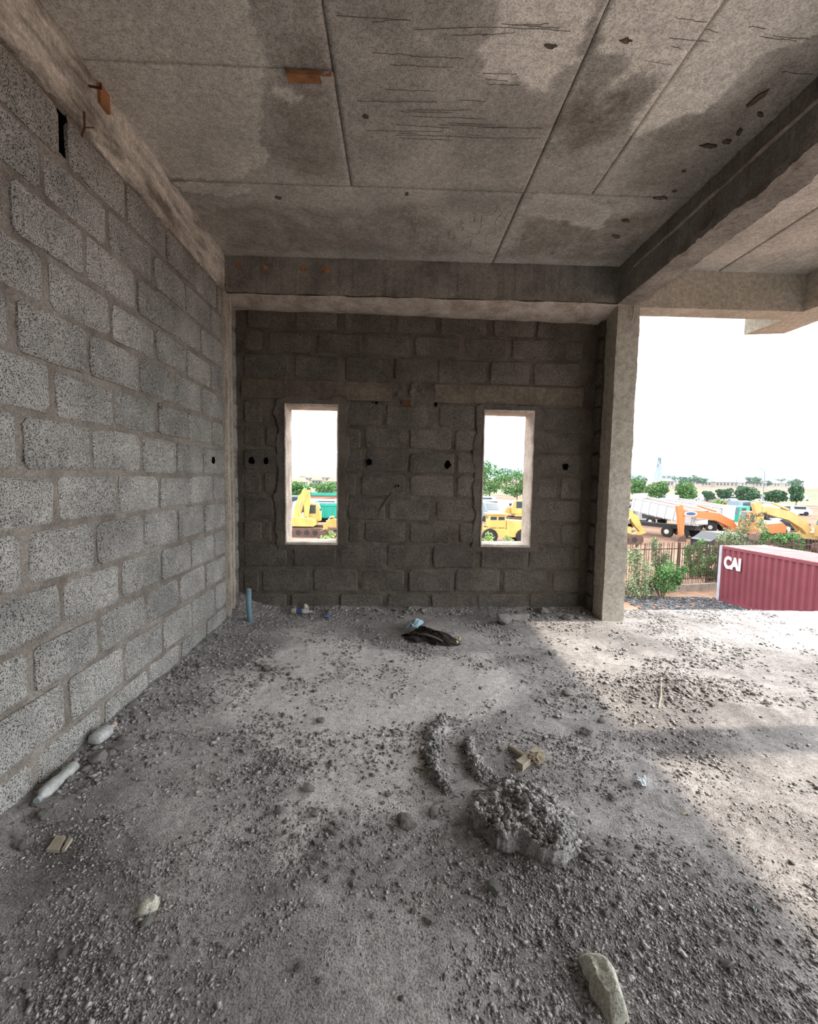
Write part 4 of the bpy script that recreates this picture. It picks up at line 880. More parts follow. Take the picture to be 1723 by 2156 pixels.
# local: x along the length, y=0 is the near side (outside is -y... the box lies to +y)
def corr(n, L_, amp, zz0, zz1, y_, sgn):
    m = MB(); pitch = L_/n; prof = []
    for k in range(n):
        a = .1+k*pitch; prof += [(a, 0), (a+pitch*.28, 0), (a+pitch*.5, amp), (a+pitch*.78, amp)]
    prof.append((.1+L_, 0)); V = [(p_[0], y_+sgn*p_[1], z_) for z_ in (zz0, zz1) for p_ in prof]; n_ = len(prof)
    return m.add(V, [(i, i+1, i+1+n_, i+n_) for i in range(n_-1)])
lkid(corr(21, Lc-.2, .075, .16, Hc_-.12, .01, 1), 'side_panel', M_RED, cont)
lkid(corr(21, Lc-.2, .045, .16, Hc_-.12, Wc-.02, -1), 'side_panel', M_RED, cont)
for nm, a, b in (('top_rail', (.1, 0, Hc_-.13), (Lc-.1, .06, Hc_)), ('top_rail', (.1, Wc-.06, Hc_-.13), (Lc-.1, Wc, Hc_)), ('bottom_rail', (.1, 0, .0), (Lc-.1, .06, .17)), ('bottom_rail', (.1, Wc-.06, 0), (Lc-.1, Wc, .17)),
                 ('end_panel', (.03, .1, .1), (.07, Wc-.1, Hc_-.1)), ('end_panel', (Lc-.07, .1, .1), (Lc-.03, Wc-.1, Hc_-.1)), ('under_floor', (.1, .05, .05), (Lc-.1, Wc-.05, .16))):
    lkid(MB().box(a, b), nm, M_RED, cont)
for x in (0, Lc-.14):
    for y in (-.01, Wc-.13): 
        lkid(MB().box((x, y, 0), (x+.14, y+.14, Hc_)), 'corner_post', plain('post_grey', (150, 150, 158), .6, noise=.2, nscale=3), cont)
rf = MB(); 
for k in range(22): rf.box((.1+k*(Lc-.2)/22, .05, Hc_-.03), (.1+(k+.6)*(Lc-.2)/22, Wc-.05, Hc_-.005+.01))
rf.box((.1, .05, Hc_-.06), (Lc-.1, Wc-.05, Hc_-.02)); lkid(rf, 'roof_panel', M_REDT, cont)
def text(s, size, mat, parent, loc, rot, ext=.004, shear=0, sx=1, off=.0):
    cu = bpy.data.curves.new('lettering', 'FONT'); cu.body = s; cu.size = size; cu.extrude = ext; cu.shear = shear; cu.offset = off
    o = bpy.data.objects.new('lettering', cu); C.objects.link(o); dg = bpy.context.evaluated_depsgraph_get()
    me = bpy.data.meshes.new_from_object(o.evaluated_get(dg)); bpy.data.objects.remove(o)
    me.materials.clear(); me.materials.append(mat); o = bpy.data.objects.new('lettering', me); C.objects.link(o)
    o.parent = parent; o.location = loc; o.rotation_euler = rot; o.scale = (sx, 1, 1); return o
M_WHITE = plain('white_paint', (225, 225, 225), .5)
text('CAI', .72, M_WHITE, cont, (.30, -.012, Hc_-.96), (math.pi/2, 0, 0), .012, .0, .72, .034)

# ---- fence on a block kerb
M_IRON = plain('rusty_iron', (72, 56, 50), .8, .2, noise=.2, nscale=6); M_KERB = plain('kerb_concrete', (122, 112, 104), .9, noise=.25, nscale=3, bump=.4, bscale=12)
f0, f1 = gp(1318, 1251), gp(1512, 1240); f1 = f0+(f1-f0)*1.0
d = (f1-f0); d.z = 0; d.normalize(); f2 = f1+d*9.; FL = (f2-f0).length; fa = math.atan2(d.y, d.x)
f0s = f0-d*2; FL += 2
fence = empty('iron_fence', (f0s.x, f0s.y, GZ), 'rusty iron picket fence on a low block wall behind the red container', 'fence', rz=fa)
kb = MB(); kx = 0
for k in range(int(FL/.46)): lkid(MB().box((k*.46+.008, -.11, -.1), (k*.46+.452, .11+R.uniform(-.01, .01), .34+R.uniform(-.01, .01))), 'kerb_block', M_KERB, fence)
pk = MB().tube([(0, 0, .3), (0, 0, 2.42)], .016, 5).tube([(0, 0, 2.42), (0, 0, 2.52)], [.022, .002], 5); pk0 = lkid(pk, 'picket', M_IRON, fence)
for k in range(1, int(FL/.125)):
    o = pk0.copy(); C.objects.link(o); o.parent = fence; o.location = (k*.125, 0, R.uniform(-.02, .02)); o.rotation_euler = (R.uniform(-.02, .02), R.uniform(-.02, .02), 0)
for k in range(int(FL/2.5)+1): lkid(MB().box((k*2.5-.04, -.05, 0), (k*2.5+.04, .04, 2.5)), 'post', M_IRON, fence)
for z_ in (.62, 2.18): lkid(MB().box((0, -.02, z_-.025), (FL, .02, z_+.025)), 'rail', M_IRON, fence)

# ---- foliage
GREENS = [plain('leaf_mid', (72, 108, 58), .7, noise=.4, nscale=1.5), plain('leaf_dark', (52, 84, 56), .7, noise=.4, nscale=1.2), plain('leaf_pale', (112, 138, 78), .7, noise=.35, nscale=1.5), plain('leaf_grey', (110, 122, 92), .8, noise=.3, nscale=2)]
M_BARK = plain('bark', (92, 78, 66), .9, noise=.2, nscale=10)
def leaves(n, blobs, size, seed, shell=.4):
    rs = np.random.RandomState(seed); wts = np.array([b[3]*b[4]*b[5] for b in blobs])**.7; wts /= wts.sum(); bi = rs.choice(len(blobs), n, p=wts); B = np.array(blobs)[bi]
    d = rs.normal(size=(n, 3)); d /= np.linalg.norm(d, axis=1)[:, None]; r_ = rs.uniform(shell, 1.05, n)**.6; c = B[:, :3]+d*B[:, 3:6]*r_[:, None]
    a = rs.normal(size=(n, 3)); a /= np.linalg.norm(a, axis=1)[:, None]; b = np.cross(a, rs.normal(size=(n, 3))); b /= np.linalg.norm(b, axis=1)[:, None]
    s = size*rs.uniform(.6, 1.4, n)[:, None]; V = np.stack([c-a*s, c+b*s*.45, c+a*s, c-b*s*.45], 1).reshape(-1, 3)
    return V, np.arange(4*n).reshape(n, 4)
def tree(px, py, h_, w_, label, green=0, n=1500, seed=0, group=None, trunk=.25, name='tree', cat='tree', leaf=.16, loc=None):
    p = gp(px, py) if loc is None else Vector(loc); rs = np.random.RandomState(seed); root = empty(name, p, label, cat, group)
    blobs = [(0, 0, h_*.62, w_*.38, w_*.38, h_*.34)]
    for k in range(9):
        a = rs.uniform(0, 6.28); q = rs.uniform(.15, .36)*w_; blobs.append((q*math.cos(a), q*math.sin(a), h_*rs.uniform(.38, .88), w_*rs.uniform(.14, .24), w_*rs.uniform(.14, .24), h_*rs.uniform(.10, .18)))
    V, f = leaves(n, blobs, leaf, seed); tag(me_obj('foliage', V, f, GREENS[green], root), kind='stuff')
    m = MB(); m.tube([(0, 0, -.1), (.05*w_*.2, 0, h_*.35), (0, .02*w_, h_*.6)], [.03*h_*.6, .02*h_*.6, .012*h_], 7)
    for b in blobs[1:6]: m.tube([(0, 0, h_*.35), (b[0]*.6, b[1]*.6, b[2]*.85), (b[0], b[1], b[2])], [.012*h_, .008*h_, .004*h_], 5)
    me_obj('trunk', m.v, m.f, M_BARK, root); return root
def dist_of(py, px): q = gp(px, py); return math.hypot(q.x, q.y)
# tree line in the right opening: (centre px, top py, base py, width px, green)
for k, (px, pt, pb_, wpx, g, lab) in enumerate([(1342, 1008, 1060, 40, 0, 'leafy green tree just right of the column, first of the row'), (1380, 1012, 1064, 56, 0, 'broad green tree second in the row beyond the yard'), (1443, 1012, 1066, 52, 0, 'rounded green tree behind the white tipper trucks'),
    (1492, 1033, 1058, 26, 1, 'smallest dark tree of the row beyond the yard'), (1524, 1028, 1059, 36, 1, 'dark green tree above the yellow sign'), (1575, 1022, 1066, 54, 1, 'wide dark tree left of the tall street lamp'), (1632, 1030, 1068, 48, 1, 'dark tree right of the tall street lamp'), (1676, 1018, 1070, 30, 1, 'dark tree cut by the right edge of the picture')]):
    p = gp(px, pb_); s = p.y/F_PX; tree(px, pb_, (pb_-pt)*s, wpx*s*.95, lab, g, 2200, 20+k, leaf=.26)
for k, (px, pt, pb_, wpx, g, lab) in enumerate([(632, 1014, 1068, 52, 0, 'bright green tree behind the yellow excavator in the left window'), (686, 1013, 1052, 60, 0, 'low broad green tree in the right half of the left window'),
    (1030, 972, 1066, 66, 0, 'tall airy green tree at the left of the right window'), (1088, 988, 1064, 56, 0, 'green tree at the right side of the right window')]):
    p = gp(px, pb_); s = p.y/F_PX; tree(px, pb_, (pb_-pt)*s, wpx*s*1.15, lab, g, 2600, 40+k, leaf=.24)
# shrubs
def shrub(px, py, h_, w_, label, green, seed, flowers=0, n=2400, leaf=.06, loc=None, group=None):
    p = gp(px, py) if loc is None else Vector(loc); rs = np.random.RandomState(seed); root = empty('shrub', p, label, 'shrub', group)
    blobs = [(rs.uniform(-.35, .35)*w_, rs.uniform(-.2, .2)*w_, h_*rs.uniform(.14, .85), w_*rs.uniform(.14, .30), w_*rs.uniform(.10, .2), h_*rs.uniform(.10, .22)) for _ in range(11)]
    V, f = leaves(n, blobs, leaf, seed, .1); tag(me_obj('foliage', V, f, GREENS[green], root), kind='stuff')
    m = MB()
    for b in blobs: m.tube([(b[0]*.15, 0, -.05), (b[0]*.6, b[1]*.5, b[2]*.6), (b[0], b[1], b[2]+b[5])], [.03, .02, .008], 5)
    me_obj('stems', m.v, m.f, M_BARK, root)
    if flowers: V, f = leaves(flowers, blobs, leaf*.9, seed+1, .9); tag(me_obj('flowers', V, f, plain('pink_flower', (205, 60, 110), .7), root), kind='stuff')
    return root
for k, a_ in enumerate([(1352, 1262, 2.6, 1.9, 'shrub with pink flowers growing against the fence next to the column', 3, 1, 25), (1393, 1258, 2.2, 1.8, 'leaning leafy shrub before the middle of the fence', 0, 2, 8), (1425, 1245, 1.4, 1.0, 'small shrub with one pink bloom beside the fence', 0, 3, 8),
    (1487, 1235, 1.8, 1.1, 'shrub squeezed between fence and container', 0, 4, 0)]): shrub(*a_[:7], flowers=a_[7])
for k, (px, pyt, wpx, lab) in enumerate([(1566, 1084, 95, 'tall pale shrub behind the container, left part'), (1625, 1112, 60, 'bushy climber over the fence behind the container'), (1672, 1112, 60, 'leafy bush behind the container at the right edge')]):
    q = ony(px, pyt, 25.5); shrub(0, 0, q[2]-GZ, wpx*25.5/F_PX, lab, 3 if k == 0 else 0, 60+k, loc=(q[0], 25.5, GZ), n=2600, leaf=.08)
q = ony(1480, 1048, 66); shrub(0, 0, q[2]-GZ, 80*66/F_PX, 'low bright green spreading bush beyond the orange excavator', 2, 66, loc=(q[0], 66, GZ), n=1800, leaf=.2)
for k, (px, pyt, wpx, lab) in enumerate([(1462, 1128, 50, 'low leafy growth behind the fence, left of the container'), (1508, 1118, 46, 'leafy growth hiding the fence just above the container corner'), (1390, 1134, 44, 'low growth behind the fence under the white tipper')]):
    q = ony(px, pyt, 24.6); shrub(0, 0, q[2]-GZ, wpx*24.6/F_PX, lab, 3 if k else 0, 160+k, loc=(q[0], 24.6, GZ), n=1800, leaf=.07)
for k, (px, pyt, wpx, fl, lab) in enumerate([(688, 1108, 44, 22, 'pale shrub with pink blooms at the foot of the left window view'), (1034, 1122, 50, 0, 'grey-green weeds at the lower left of the right window'), (1082, 1122, 50, 6, 'weedy shrub at the lower right of the right window')]):
    q = ony(px, pyt, 22); shrub(0, 0, q[2]-GZ, wpx*22/F_PX*1.1, lab, 2, 80+k, fl, loc=(q[0], 22, GZ), n=1300, leaf=.08)

# ---- vehicles
M_ORANGE = plain('machine_orange', (180, 108, 66), .5, noise=.12, nscale=1); M_YEL = plain('machine_yellow', (184, 148, 84), .5, noise=.15, nscale=1); M_YELP = plain('machine_faded_yellow', (170, 142, 92), .6, noise=.15, nscale=1)
M_TRACK = plain('track_steel', (92, 72, 64), .7, .3, noise=.2, nscale=3); M_GLASS = plain('vehicle_glass', (40, 56, 66), .15, spec=.6); M_TYRE = plain('tyre', (34, 33, 33), .85)
M_WHT = plain('truck_white', (168, 170, 174), .5, noise=.06); M_DARK = plain('chassis_dark', (48, 46, 46), .7); M_STEEL = plain('cylinder_steel', (190, 188, 182), .35, .6); M_TEAL = plain('teal_paint', (38, 140, 124), .55, noise=.1)
M_MAST = plain('mast_steel', (84, 100, 118), .5); M_ROOFG = plain('grey_roof', (118, 120, 126), .8); M_WALLW = plain('house_wall', (140, 134, 128), .9); M_BROOF = plain('brown_roof', (140, 110, 98), .9)
def arm(pts, wid, th_, mat, name, root):
    """box-section arm along pts (x,z); wid = depths at each point"""
    n = len(pts); up = []; dn = []
    for i, p in enumerate(pts):
        a = np.array(pts[max(i-1, 0)]); b = np.array(pts[min(i+1, n-1)]); d = (b-a)/np.linalg.norm(b-a); nn = np.array([-d[1], d[0]])
        up.append(np.array(p)+nn*wid[i]/2); dn.append(np.array(p)-nn*wid[i]/2)
    poly = up+dn[::-1]; N = len(poly); V = [(q[0], s_*th_/2, q[1]) for s_ in (-1, 1) for q in poly]; m = MB()
    Fs = [(i, i+1, 2*n-2-i, 2*n-1-i) for i in range(n-1)]; Fs += [tuple(q+N for q in f_)[::-1] for f_ in Fs]+[(i, i+N, (i+1) % N+N, (i+1) % N) for i in range(N)]
    return me_obj(name, V, Fs, mat, root)
def excavator(loc, rz, mat, label, boom, stick, bw=(.55, .7, .5), s=1., text_=None, house=True, oval=False):
    root = empty('excavator', loc, label, 'excavator', rz=rz)
    for sy in (-1, 1):
        n = 14; prof = [(-1.9+.4*math.cos(a), .42+.42*math.sin(a)) for a in np.linspace(math.pi/2, 1.5*math.pi, n)]+[(1.9+.4*math.cos(a), .42+.42*math.sin(a)) for a in np.linspace(-math.pi/2, math.pi/2, n)]
        tr = me_obj('track', *(lambda m: (m.v, m.f))(MB().prism(prof, 1, sy*1.25-.28, sy*1.25+.28)), M_TRACK, root)
        for k in range(5): me_obj('roller', *(lambda m: (m.v, m.f))(MB().tube([(-1.5+k*.75, sy*1.25-.3, .42), (-1.5+k*.75, sy*1.25+.3, .42)], .24, 12)), M_DARK, tr)
    m = MB().box((-.9, -.95, .35), (.9, .95, .8)); me_obj('undercarriage', m.v, m.f, M_DARK, root)
    m = MB().prism([(-2.2, .95), (1.3, .95), (1.3, 1.5), (.2, 1.75), (-1.9, 1.95), (-2.3, 1.6)], 1, -1.3, 1.3); me_obj('engine_house', m.v, m.f, mat, root)
    m = MB().prism([(.1, 1.3), (1.6, 1.3), (1.6, 2.2), (1.35, 2.95), (.1, 2.95)], 1, .45, 1.35); cb = me_obj('cab', m.v, m.f, mat, root)
    m = MB().box((.25, .43, 2.0), (1.2, .45, 2.8)).box((.25, 1.35, 2.0), (1.2, 1.37, 2.8)).add([(1.62, .55, 2.25), (1.62, 1.25, 2.25), (1.39, 1.25, 2.88), (1.39, .55, 2.88)], [(0, 1, 2, 3)]); me_obj('cab_window', m.v, m.f, M_GLASS, cb)
    b = arm(boom, [bw[0]]+[bw[1]]*(len(boom)-2)+[bw[2]], .45, mat, 'boom', root)
    st = arm(stick, [.5, .62, .3][:len(stick)] if len(stick) == 3 else [.55, .35], .36, mat, 'stick', root)
    a, c = boom[0], boom[len(boom)//2]
    m = MB().tube([(a[0]+.5, -.3, a[1]+.0), (c[0]*.6+a[0]*.4, -.3, c[1]*.6+a[1]*.4-.2)], .09, 8); me_obj('boom_cylinder', m.v, m.f, mat, root)
    m = MB().tube([(c[0]*.6+a[0]*.4, -.3, c[1]*.6+a[1]*.4-.2), (c[0], -.3, c[1]-.15)], .05, 8); me_obj('boom_cylinder_rod', m.v, m.f, M_STEEL, root)
    p, q = boom[len(boom)//2], stick[0]
    m = MB().tube([(p[0], 0, p[1]+.5), ((p[0]+q[0])/2, 0, (p[1]+q[1])/2+.5)], .09, 8); me_obj('stick_cylinder', m.v, m.f, mat, root)
    m = MB().tube([((p[0]+q[0])/2, 0, (p[1]+q[1])/2+.5), (q[0], 0, q[1]+.1)], .05, 8); me_obj('stick_cylinder_rod', m.v, m.f, M_STEEL, root)
    e_ = stick[-1]; m = MB().prism([(e_[0]-.1, e_[1]+.1), (e_[0]+.5, e_[1]-.1), (e_[0]+.7, e_[1]-.6), (e_[0]+.2, e_[1]-.95), (e_[0]-.5, e_[1]-.8), (e_[0]-.25, e_[1]-.5)], 1, -.5, .5); me_obj('bucket', m.v, m.f, M_TRACK, root)
    if oval:
        m = MB(); c = boom[-2]; d = boom[-1]; mx_, mz = c[0]*.45+d[0]*.55, c[1]*.45+d[1]*.55; an = [2*math.pi*k/24 for k in range(24)]
        for rr, yy, mt, nm in (((.62, .24), .235, plain('badge_silver', (205, 205, 205), .4), 'badge'), ((.46, .16), .245, plain('badge_blue', (62, 82, 112), .4), 'badge_centre')):
            for sy in (-1, 1):
                me_obj(nm, [(mx_+rr[0]*math.cos(a), sy*(yy-.02), mz+rr[1]*math.sin(a)) for a in an]+[(mx_+rr[0]*math.cos(a), sy*yy, mz+rr[1]*math.sin(a)) for a in an], [tuple(range(24)), tuple(range(24, 48))]+[(i, (i+1) % 24, (i+1) % 24+24, i+24) for i in range(24)], mt, root)
    if text_:
        c, d = boom[-2], boom[-1]; aa = math.atan2(c[1]-d[1], -(d[0]-c[0])); 
        text(text_, .42, plain('black_paint', (40, 38, 36), .6), root, ((c[0]*.3+d[0]*.7), .235, c[1]*.3+d[1]*.7-.12), (math.pi/2, -aa, math.pi), .006)
    root.scale = (s, s, s); return root
def at_depth(px, Y, dx=0): q = ony(px, 1100, Y); return Vector((q[0]+dx, Y, gnd(q[0], Y)))
def loc_pts(px0, Y, pts, sgn):   # pixel points -> local (forward, up) of a machine facing -x (sgn=-1) or +x
    base = at_depth(px0, Y); out = []
    for (a, b) in pts: q = ony(a, b, Y); out.append((sgn*(q[0]-base.x), q[2]-base.z))
    return base, out
Y_ = 40.; base, bm = loc_pts(1582, Y_, [(1550, 1122), (1536, 1102), (1508, 1088), (1470, 1083), (1437, 1080)], -1); _, stk = loc_pts(1582, Y_, [(1430, 1064), (1434, 1085), (1434, 1128)], -1)
excavator(base, math.pi, M_ORANGE, 'orange excavator with its boom bent over the yard, behind the fence', bm, stk, oval=True)
Y_ = 35.; base, bm = loc_pts(1745, Y_, [(1700, 1120), (1690, 1105), (1660, 1086), (1630, 1078), (1602, 1072)], -1); _, stk = loc_pts(1745, Y_, [(1590, 1057), (1597, 1078), (1602, 1122)], -1)
excavator(base, math.pi, M_YELP, 'faded yellow excavator with lettered boom at the right edge', bm, stk, text_='KOMATSU')
Y_ = 39.; base, bm = loc_pts(1285, Y_, [(1300, 1118), (1310, 1095), (1325, 1083), (1335, 1092), (1343, 1108)], 1); _, stk = loc_pts(1285, Y_, [(1338, 1100), (1352, 1120), (1330, 1127)], 1)
excavator(base, 0, M_YEL, 'bright yellow excavator mostly hidden by the concrete column', bm, stk)
Y_ = 41.; base, bm = loc_pts(640, Y_, [(628, 1092), (634, 1068), (640, 1050), (650, 1034)], 1); _, stk = loc_pts(640, Y_, [(650, 1032), (651, 1052), (650, 1090)], 1)
excavator(at_depth(636, Y_), .0, M_YEL, 'yellow excavator with a steep folded boom seen through the left window', bm, stk)
def tipper(loc, rz, label, body, cabm, s=1., raised=0):
    root = empty('tipper_truck', loc, label, 'truck', rz=rz)
    m = MB().box((-3.6, -.45, .75), (4.3, .45, 1.1)); me_obj('chassis', m.v, m.f, M_DARK, root)
    m = MB(); L0, L1, W_, z0, z1 = -3.8, 2.0, 1.25, 1.25, 2.6
    m.box((L0, -W_, z0), (L1, W_, z0+.1)).box((L0, -W_, z0), (L1, -W_+.08, z1)).box((L0, W_-.08, z0), (L1, W_, z1)).box((L1-.08, -W_, z0), (L1, W_, z1+.35))
    bed = me_obj('tipping_body', m.v, m.f, body, root); m = MB().box((L0+.1, -W_+.1, z1-.3), (L1-.1, W_-.1, z1-.12)); me_obj('inner_shade_sheet', m.v, m.f, M_TRACK, bed)  # dark sheet stands in for the shaded inside of the open body
    for sy in (-1, 1):
        for k in range(8): q = L0+.25+k*.75; m = MB().box((q, sy*W_-.06, z0), (q+.1, sy*W_+.06, z1)); me_obj('rib', m.v, m.f, body, bed)
        m = MB().box((L0, sy*W_-.07, z1-.1), (L1, sy*W_+.07, z1+.03)); me_obj('top_rail', m.v, m.f, body, bed)
    m = MB().box((L0-.07, -W_, z0), (L0+.02, W_, z1)); tg = me_obj('tailgate', m.v, m.f, body, root)
    for z_ in (z0+.1, z0+.55, z0+1.0): m = MB().box((L0-.13, -W_+.12, z_), (L0-.05, W_-.12, z_+.14)); me_obj('tailgate_bar', m.v, m.f, body, tg)
    m = MB().prism([(2.3, .8), (4.4, .8), (4.45, 1.8), (4.2, 2.9), (2.3, 2.95)], 1, -1.2, 1.2); cb = me_obj('cab', m.v, m.f, cabm, root)
    m = MB().add([(4.47, -1.05, 1.85), (4.47, 1.05, 1.85), (4.24, 1.05, 2.75), (4.24, -1.05, 2.75)], [(0, 1, 2, 3)]).box((3.1, -1.22, 1.85), (4.0, -1.2, 2.7)).box((3.1, 1.2, 1.85), (4.0, 1.22, 2.7)).box((2.28, -.8, 2.1), (2.3, .8, 2.7)); me_obj('cab_glass', m.v, m.f, M_GLASS, cb)
    for x in (-2.9, -1.6, 3.4):
        for sy in (-1, 1): m = MB().tube([(x, sy*.95, .5), (x, sy*1.25, .5)], .5, 16); w_ = me_obj('wheel', m.v, m.f, M_TYRE, root); m = MB().tube([(x, sy*1.24, .5), (x, sy*1.27, .5)], .22, 10); me_obj('hub', m.v, m.f, M_STEEL, w_)
    if raised: bed.matrix_basis = Matrix.Translation((L0, 0, z0)) @ Matrix.Rotation(-raised, 4, 'Y') @ Matrix.Translation((-L0, 0, -z0))
    root.scale = (s, s, s); return root
tipper(at_depth(1382, 45), math.radians(122), 'white tipper truck nearer the column with an empty open body', M_WHT, M_WHT, 1.1, math.radians(9))
tipper(at_depth(1448, 51), math.radians(118), 'white tipper truck standing behind the orange excavator arm', M_WHT, M_DARK, 1.1, math.radians(6))
tipper(at_depth(1580, 55), math.radians(200), 'dark tipper truck with a teal cab among the wrecks', M_DARK, M_TEAL, .9)
tipper(at_depth(708, 46), math.radians(185), 'tipper truck with a green-teal body in the left window', M_TEAL, M_WHT)
def car(loc, rz, label, mat, s=1., group=None, van=False):
    root = empty('car', loc, label, 'car', group, rz)
    pr = [(-2.1, .3), (2.1, .3), (2.15, .75), (1.2, .95), (.6, 1.42), (-1.2, 1.45), (-1.9, 1.0), (-2.15, .9)] if not van else [(-2.3, .3), (2.3, .3), (2.35, 1.0), (1.7, 1.25), (1.2, 2.0), (-2.25, 2.05)]
    m = MB().prism(pr, 1, -.85, .85); b = me_obj('car_body', m.v, m.f, mat, root)
    z0, z1 = (.97, 1.36) if not van else (1.25, 1.85); m = MB().box((-1.3, -.87, z0), (.65, -.85, z1)).box((-1.3, .85, z0), (.65, .87, z1))
    if not van: m.add([(1.18, -.75, .98), (1.18, .75, .98), (.66, .75, 1.4), (.66, -.75, 1.4)], [(0, 1, 2, 3)])
    else: m.add([(1.72, -.75, 1.28), (1.72, .75, 1.28), (1.25, .75, 1.95), (1.25, -.75, 1.95)], [(0, 1, 2, 3)])
    me_obj('car_glass', m.v, m.f, M_GLASS, root)
    for x in (-1.35, 1.35):
        for sy in (-1, 1): m = MB().tube([(x, sy*.68, .32), (x, sy*.88, .32)], .32, 12); me_obj('wheel', m.v, m.f, M_TYRE, root)
    root.scale = (s, s, s); return root
M_SILV = plain('car_silver', (170, 174, 180), .4); M_CBLK = plain('car_black', (36, 38, 42), .3); M_CBLU = plain('van_blue', (112, 128, 140), .4)
q = ony(1528, 1140, 34); car((q[0], 34, GZ), .15, 'black car parked behind the fence left of the container top', M_CBLK, 1.1)
car(at_depth(1030, 66), 2.6, 'white van with a dark windscreen, nearer one in the right window', M_WHT, 1.2, van=True)
car(at_depth(1020, 58), -1.2, 'blue-fronted van at the left side of the right window', M_CBLU, 1.2, van=True)
car(at_depth(1075, 74), .4, 'silver car wreck in the right window below the trees', M_SILV, 1.1)
car(at_depth(692, 60), .2, 'white van behind the green tipper in the left window', M_WHT, 1.2, van=True)
car(at_depth(668, 55), 2.8, 'silver van beside the boom of the left-window excavator', M_SILV, 1.1, van=True)
car(at_depth(1352, 60), 1.0, 'white van beyond the white tippers, by the red umbrella', M_WHT, 1.2, van=True)
car(at_depth(1620, 47), .3, 'rusty grey car wreck under the faded yellow boom', M_SILV)
car(at_depth(1652, 50), 2.9, 'dark car wreck near the right edge under the yellow boom', M_CBLK)
for k, (px, Y_, rz) in enumerate([(1368, 68, .2), (1415, 72, 2.9), (1500, 74, .1), (1530, 70, 2.2), (1560, 78, .4), (1600, 72, 3.0), (1640, 66, .3), (1668, 76, 2.7), (1340, 76, .1), (1612, 60, 1.0), (625, 72, .3), (700, 72, 2.8), (1022, 80, .2), (1092, 80, .2), (682, 66, 1.2)]):
    car(at_depth(px, Y_), rz, 'weathered vehicle in the crowded rows of the machinery yard', [M_SILV, M_WHT, M_RUST, M_WHT, M_CBLU, M_YELP][k % 6], 1.15, group='yard vehicle rows', van=k % 2 == 0)
c_ = [(1352+k*46+R.uniform(-5, 5), Yc) for Yc in (122, 131) for k in range(8)]
for (px, Y_) in c_: car(at_depth(px, Y_), R.uniform(-.2, .2), 'pale parked car in the distant car park beyond the tree row', R.choice([M_WHT, M_WHT, M_SILV]), 1.15, group='distant parked cars')
# loader with a tall cab in the right window
Y_ = 38.; base = at_depth(1044, Y_); ld = empty('wheel_loader', base, 'yellow loader with a tall windowed cab in the right window', 'loader')
px = Y_/F_PX; zt = ony(1044, 1080, Y_)[2]-base.z
m = MB().box((-.72, -.7, 1.0), (.72, .7, 1.35)).box((-.72, -.7, zt-.28), (.72, .7, zt-.05)).box((-.9, -.85, zt-.1), (.9, .85, zt))
for x in (-.68, .0, .68):
    for y in (-.66, .66): m.box((x-.07, y-.05, 1.3), (x+.07, y+.05, zt-.2))
m.box((-.72, -.7, 1.3), (.72, .7, 2.0)); me_obj('cab', m.v, m.f, M_YEL, ld)
m = MB().box((-.64, -.68, 1.9), (.64, -.63, zt-.25)).box((.66, -.6, 1.9), (.70, .6, zt-.25)); me_obj('cab_window', m.v, m.f, M_GLASS, ld)
m = MB().box((-1.2, -.9, .55), (3.2, .9, 1.2)).prism([(.8, 1.2), (3.0, 1.2), (2.7, 1.9), (.8, 2.0)], 1, -.7, .7); me_obj('engine_hood', m.v, m.f, M_YEL, ld)
for x in (-.7, 2.2):
    for sy in (-1, 1): m = MB().tube([(x, sy*.85, .65), (x, sy*1.25, .65)], .65, 16); me_obj('wheel', m.v, m.f, M_TYRE, ld)
arm([(-1.0, 1.2), (-2.2, 1.5), (-3.0, .9)], [.3, .4, .3], .2, M_YEL, 'lift_arm', ld)
m = MB().prism([(-3.0, 1.1), (-3.9, .3), (-3.7, .1), (-2.8, .2)], 1, -1.2, 1.2); me_obj('bucket', m.v, m.f, M_TRACK, ld)
Y_ = 55.; base, bm = loc_pts(1100, Y_, [(1098, 1082), (1086, 1070), (1070, 1074), (1062, 1090)], -1); excavator(at_depth(1100, Y_), math.pi, M_YEL, 'smaller yellow excavator behind the loader in the right window', bm, [(bm[-1][0], bm[-1][1]), (bm[-1][0]-.5, .9)], s=1.)
Y_ = 38.; base, bm = loc_pts(752, Y_, [(720, 1106), (704, 1100), (688, 1102)], -1); excavator(at_depth(752, Y_), math.pi, M_YEL, 'yellow machine at the lower right of the left window', bm, [(bm[-1][0], bm[-1][1]), (bm[-1][0]+.1, .9)])
# umbrella, sign
Y_ = 57.; q = ony(1339, 1052, Y_); b_ = at_depth(1339, Y_); um = empty('parasol', b_, 'red parasol over the yard next to the column', 'umbrella'); hh = q[2]-b_.z
m = MB(); n = 10; V = [(0, 0, hh)]+[(1.1*math.cos(2*math.pi*k/n), 1.1*math.sin(2*math.pi*k/n), hh-.55) for k in range(n)]; m.add(V, [(0, 1+k, 1+(k+1) % n) for k in range(n)]); me_obj('canopy', m.v, m.f, plain('parasol_red', (215, 40, 70), .6), um)
m = MB().tube([(0, 0, 0), (0, 0, hh)], .04, 6); me_obj('pole', m.v, m.f, M_STEEL, um)
Y_ = 62.; q = ony(1527, 1066, Y_); b_ = at_depth(1527, Y_); sg = empty('yellow_sign', b_, 'small bright yellow sign board beyond the orange boom', 'sign'); hh = q[2]-b_.z
m = MB().box((-.3, -.02, hh-.22), (.3, .02, hh+.22)); me_obj('board', m.v, m.f, plain('sign_yellow', (250, 215, 40), .5), sg); m = MB().tube([(0, .04, 0), (0, .04, hh)], .03, 6); me_obj('post', m.v, m.f, M_STEEL, sg)
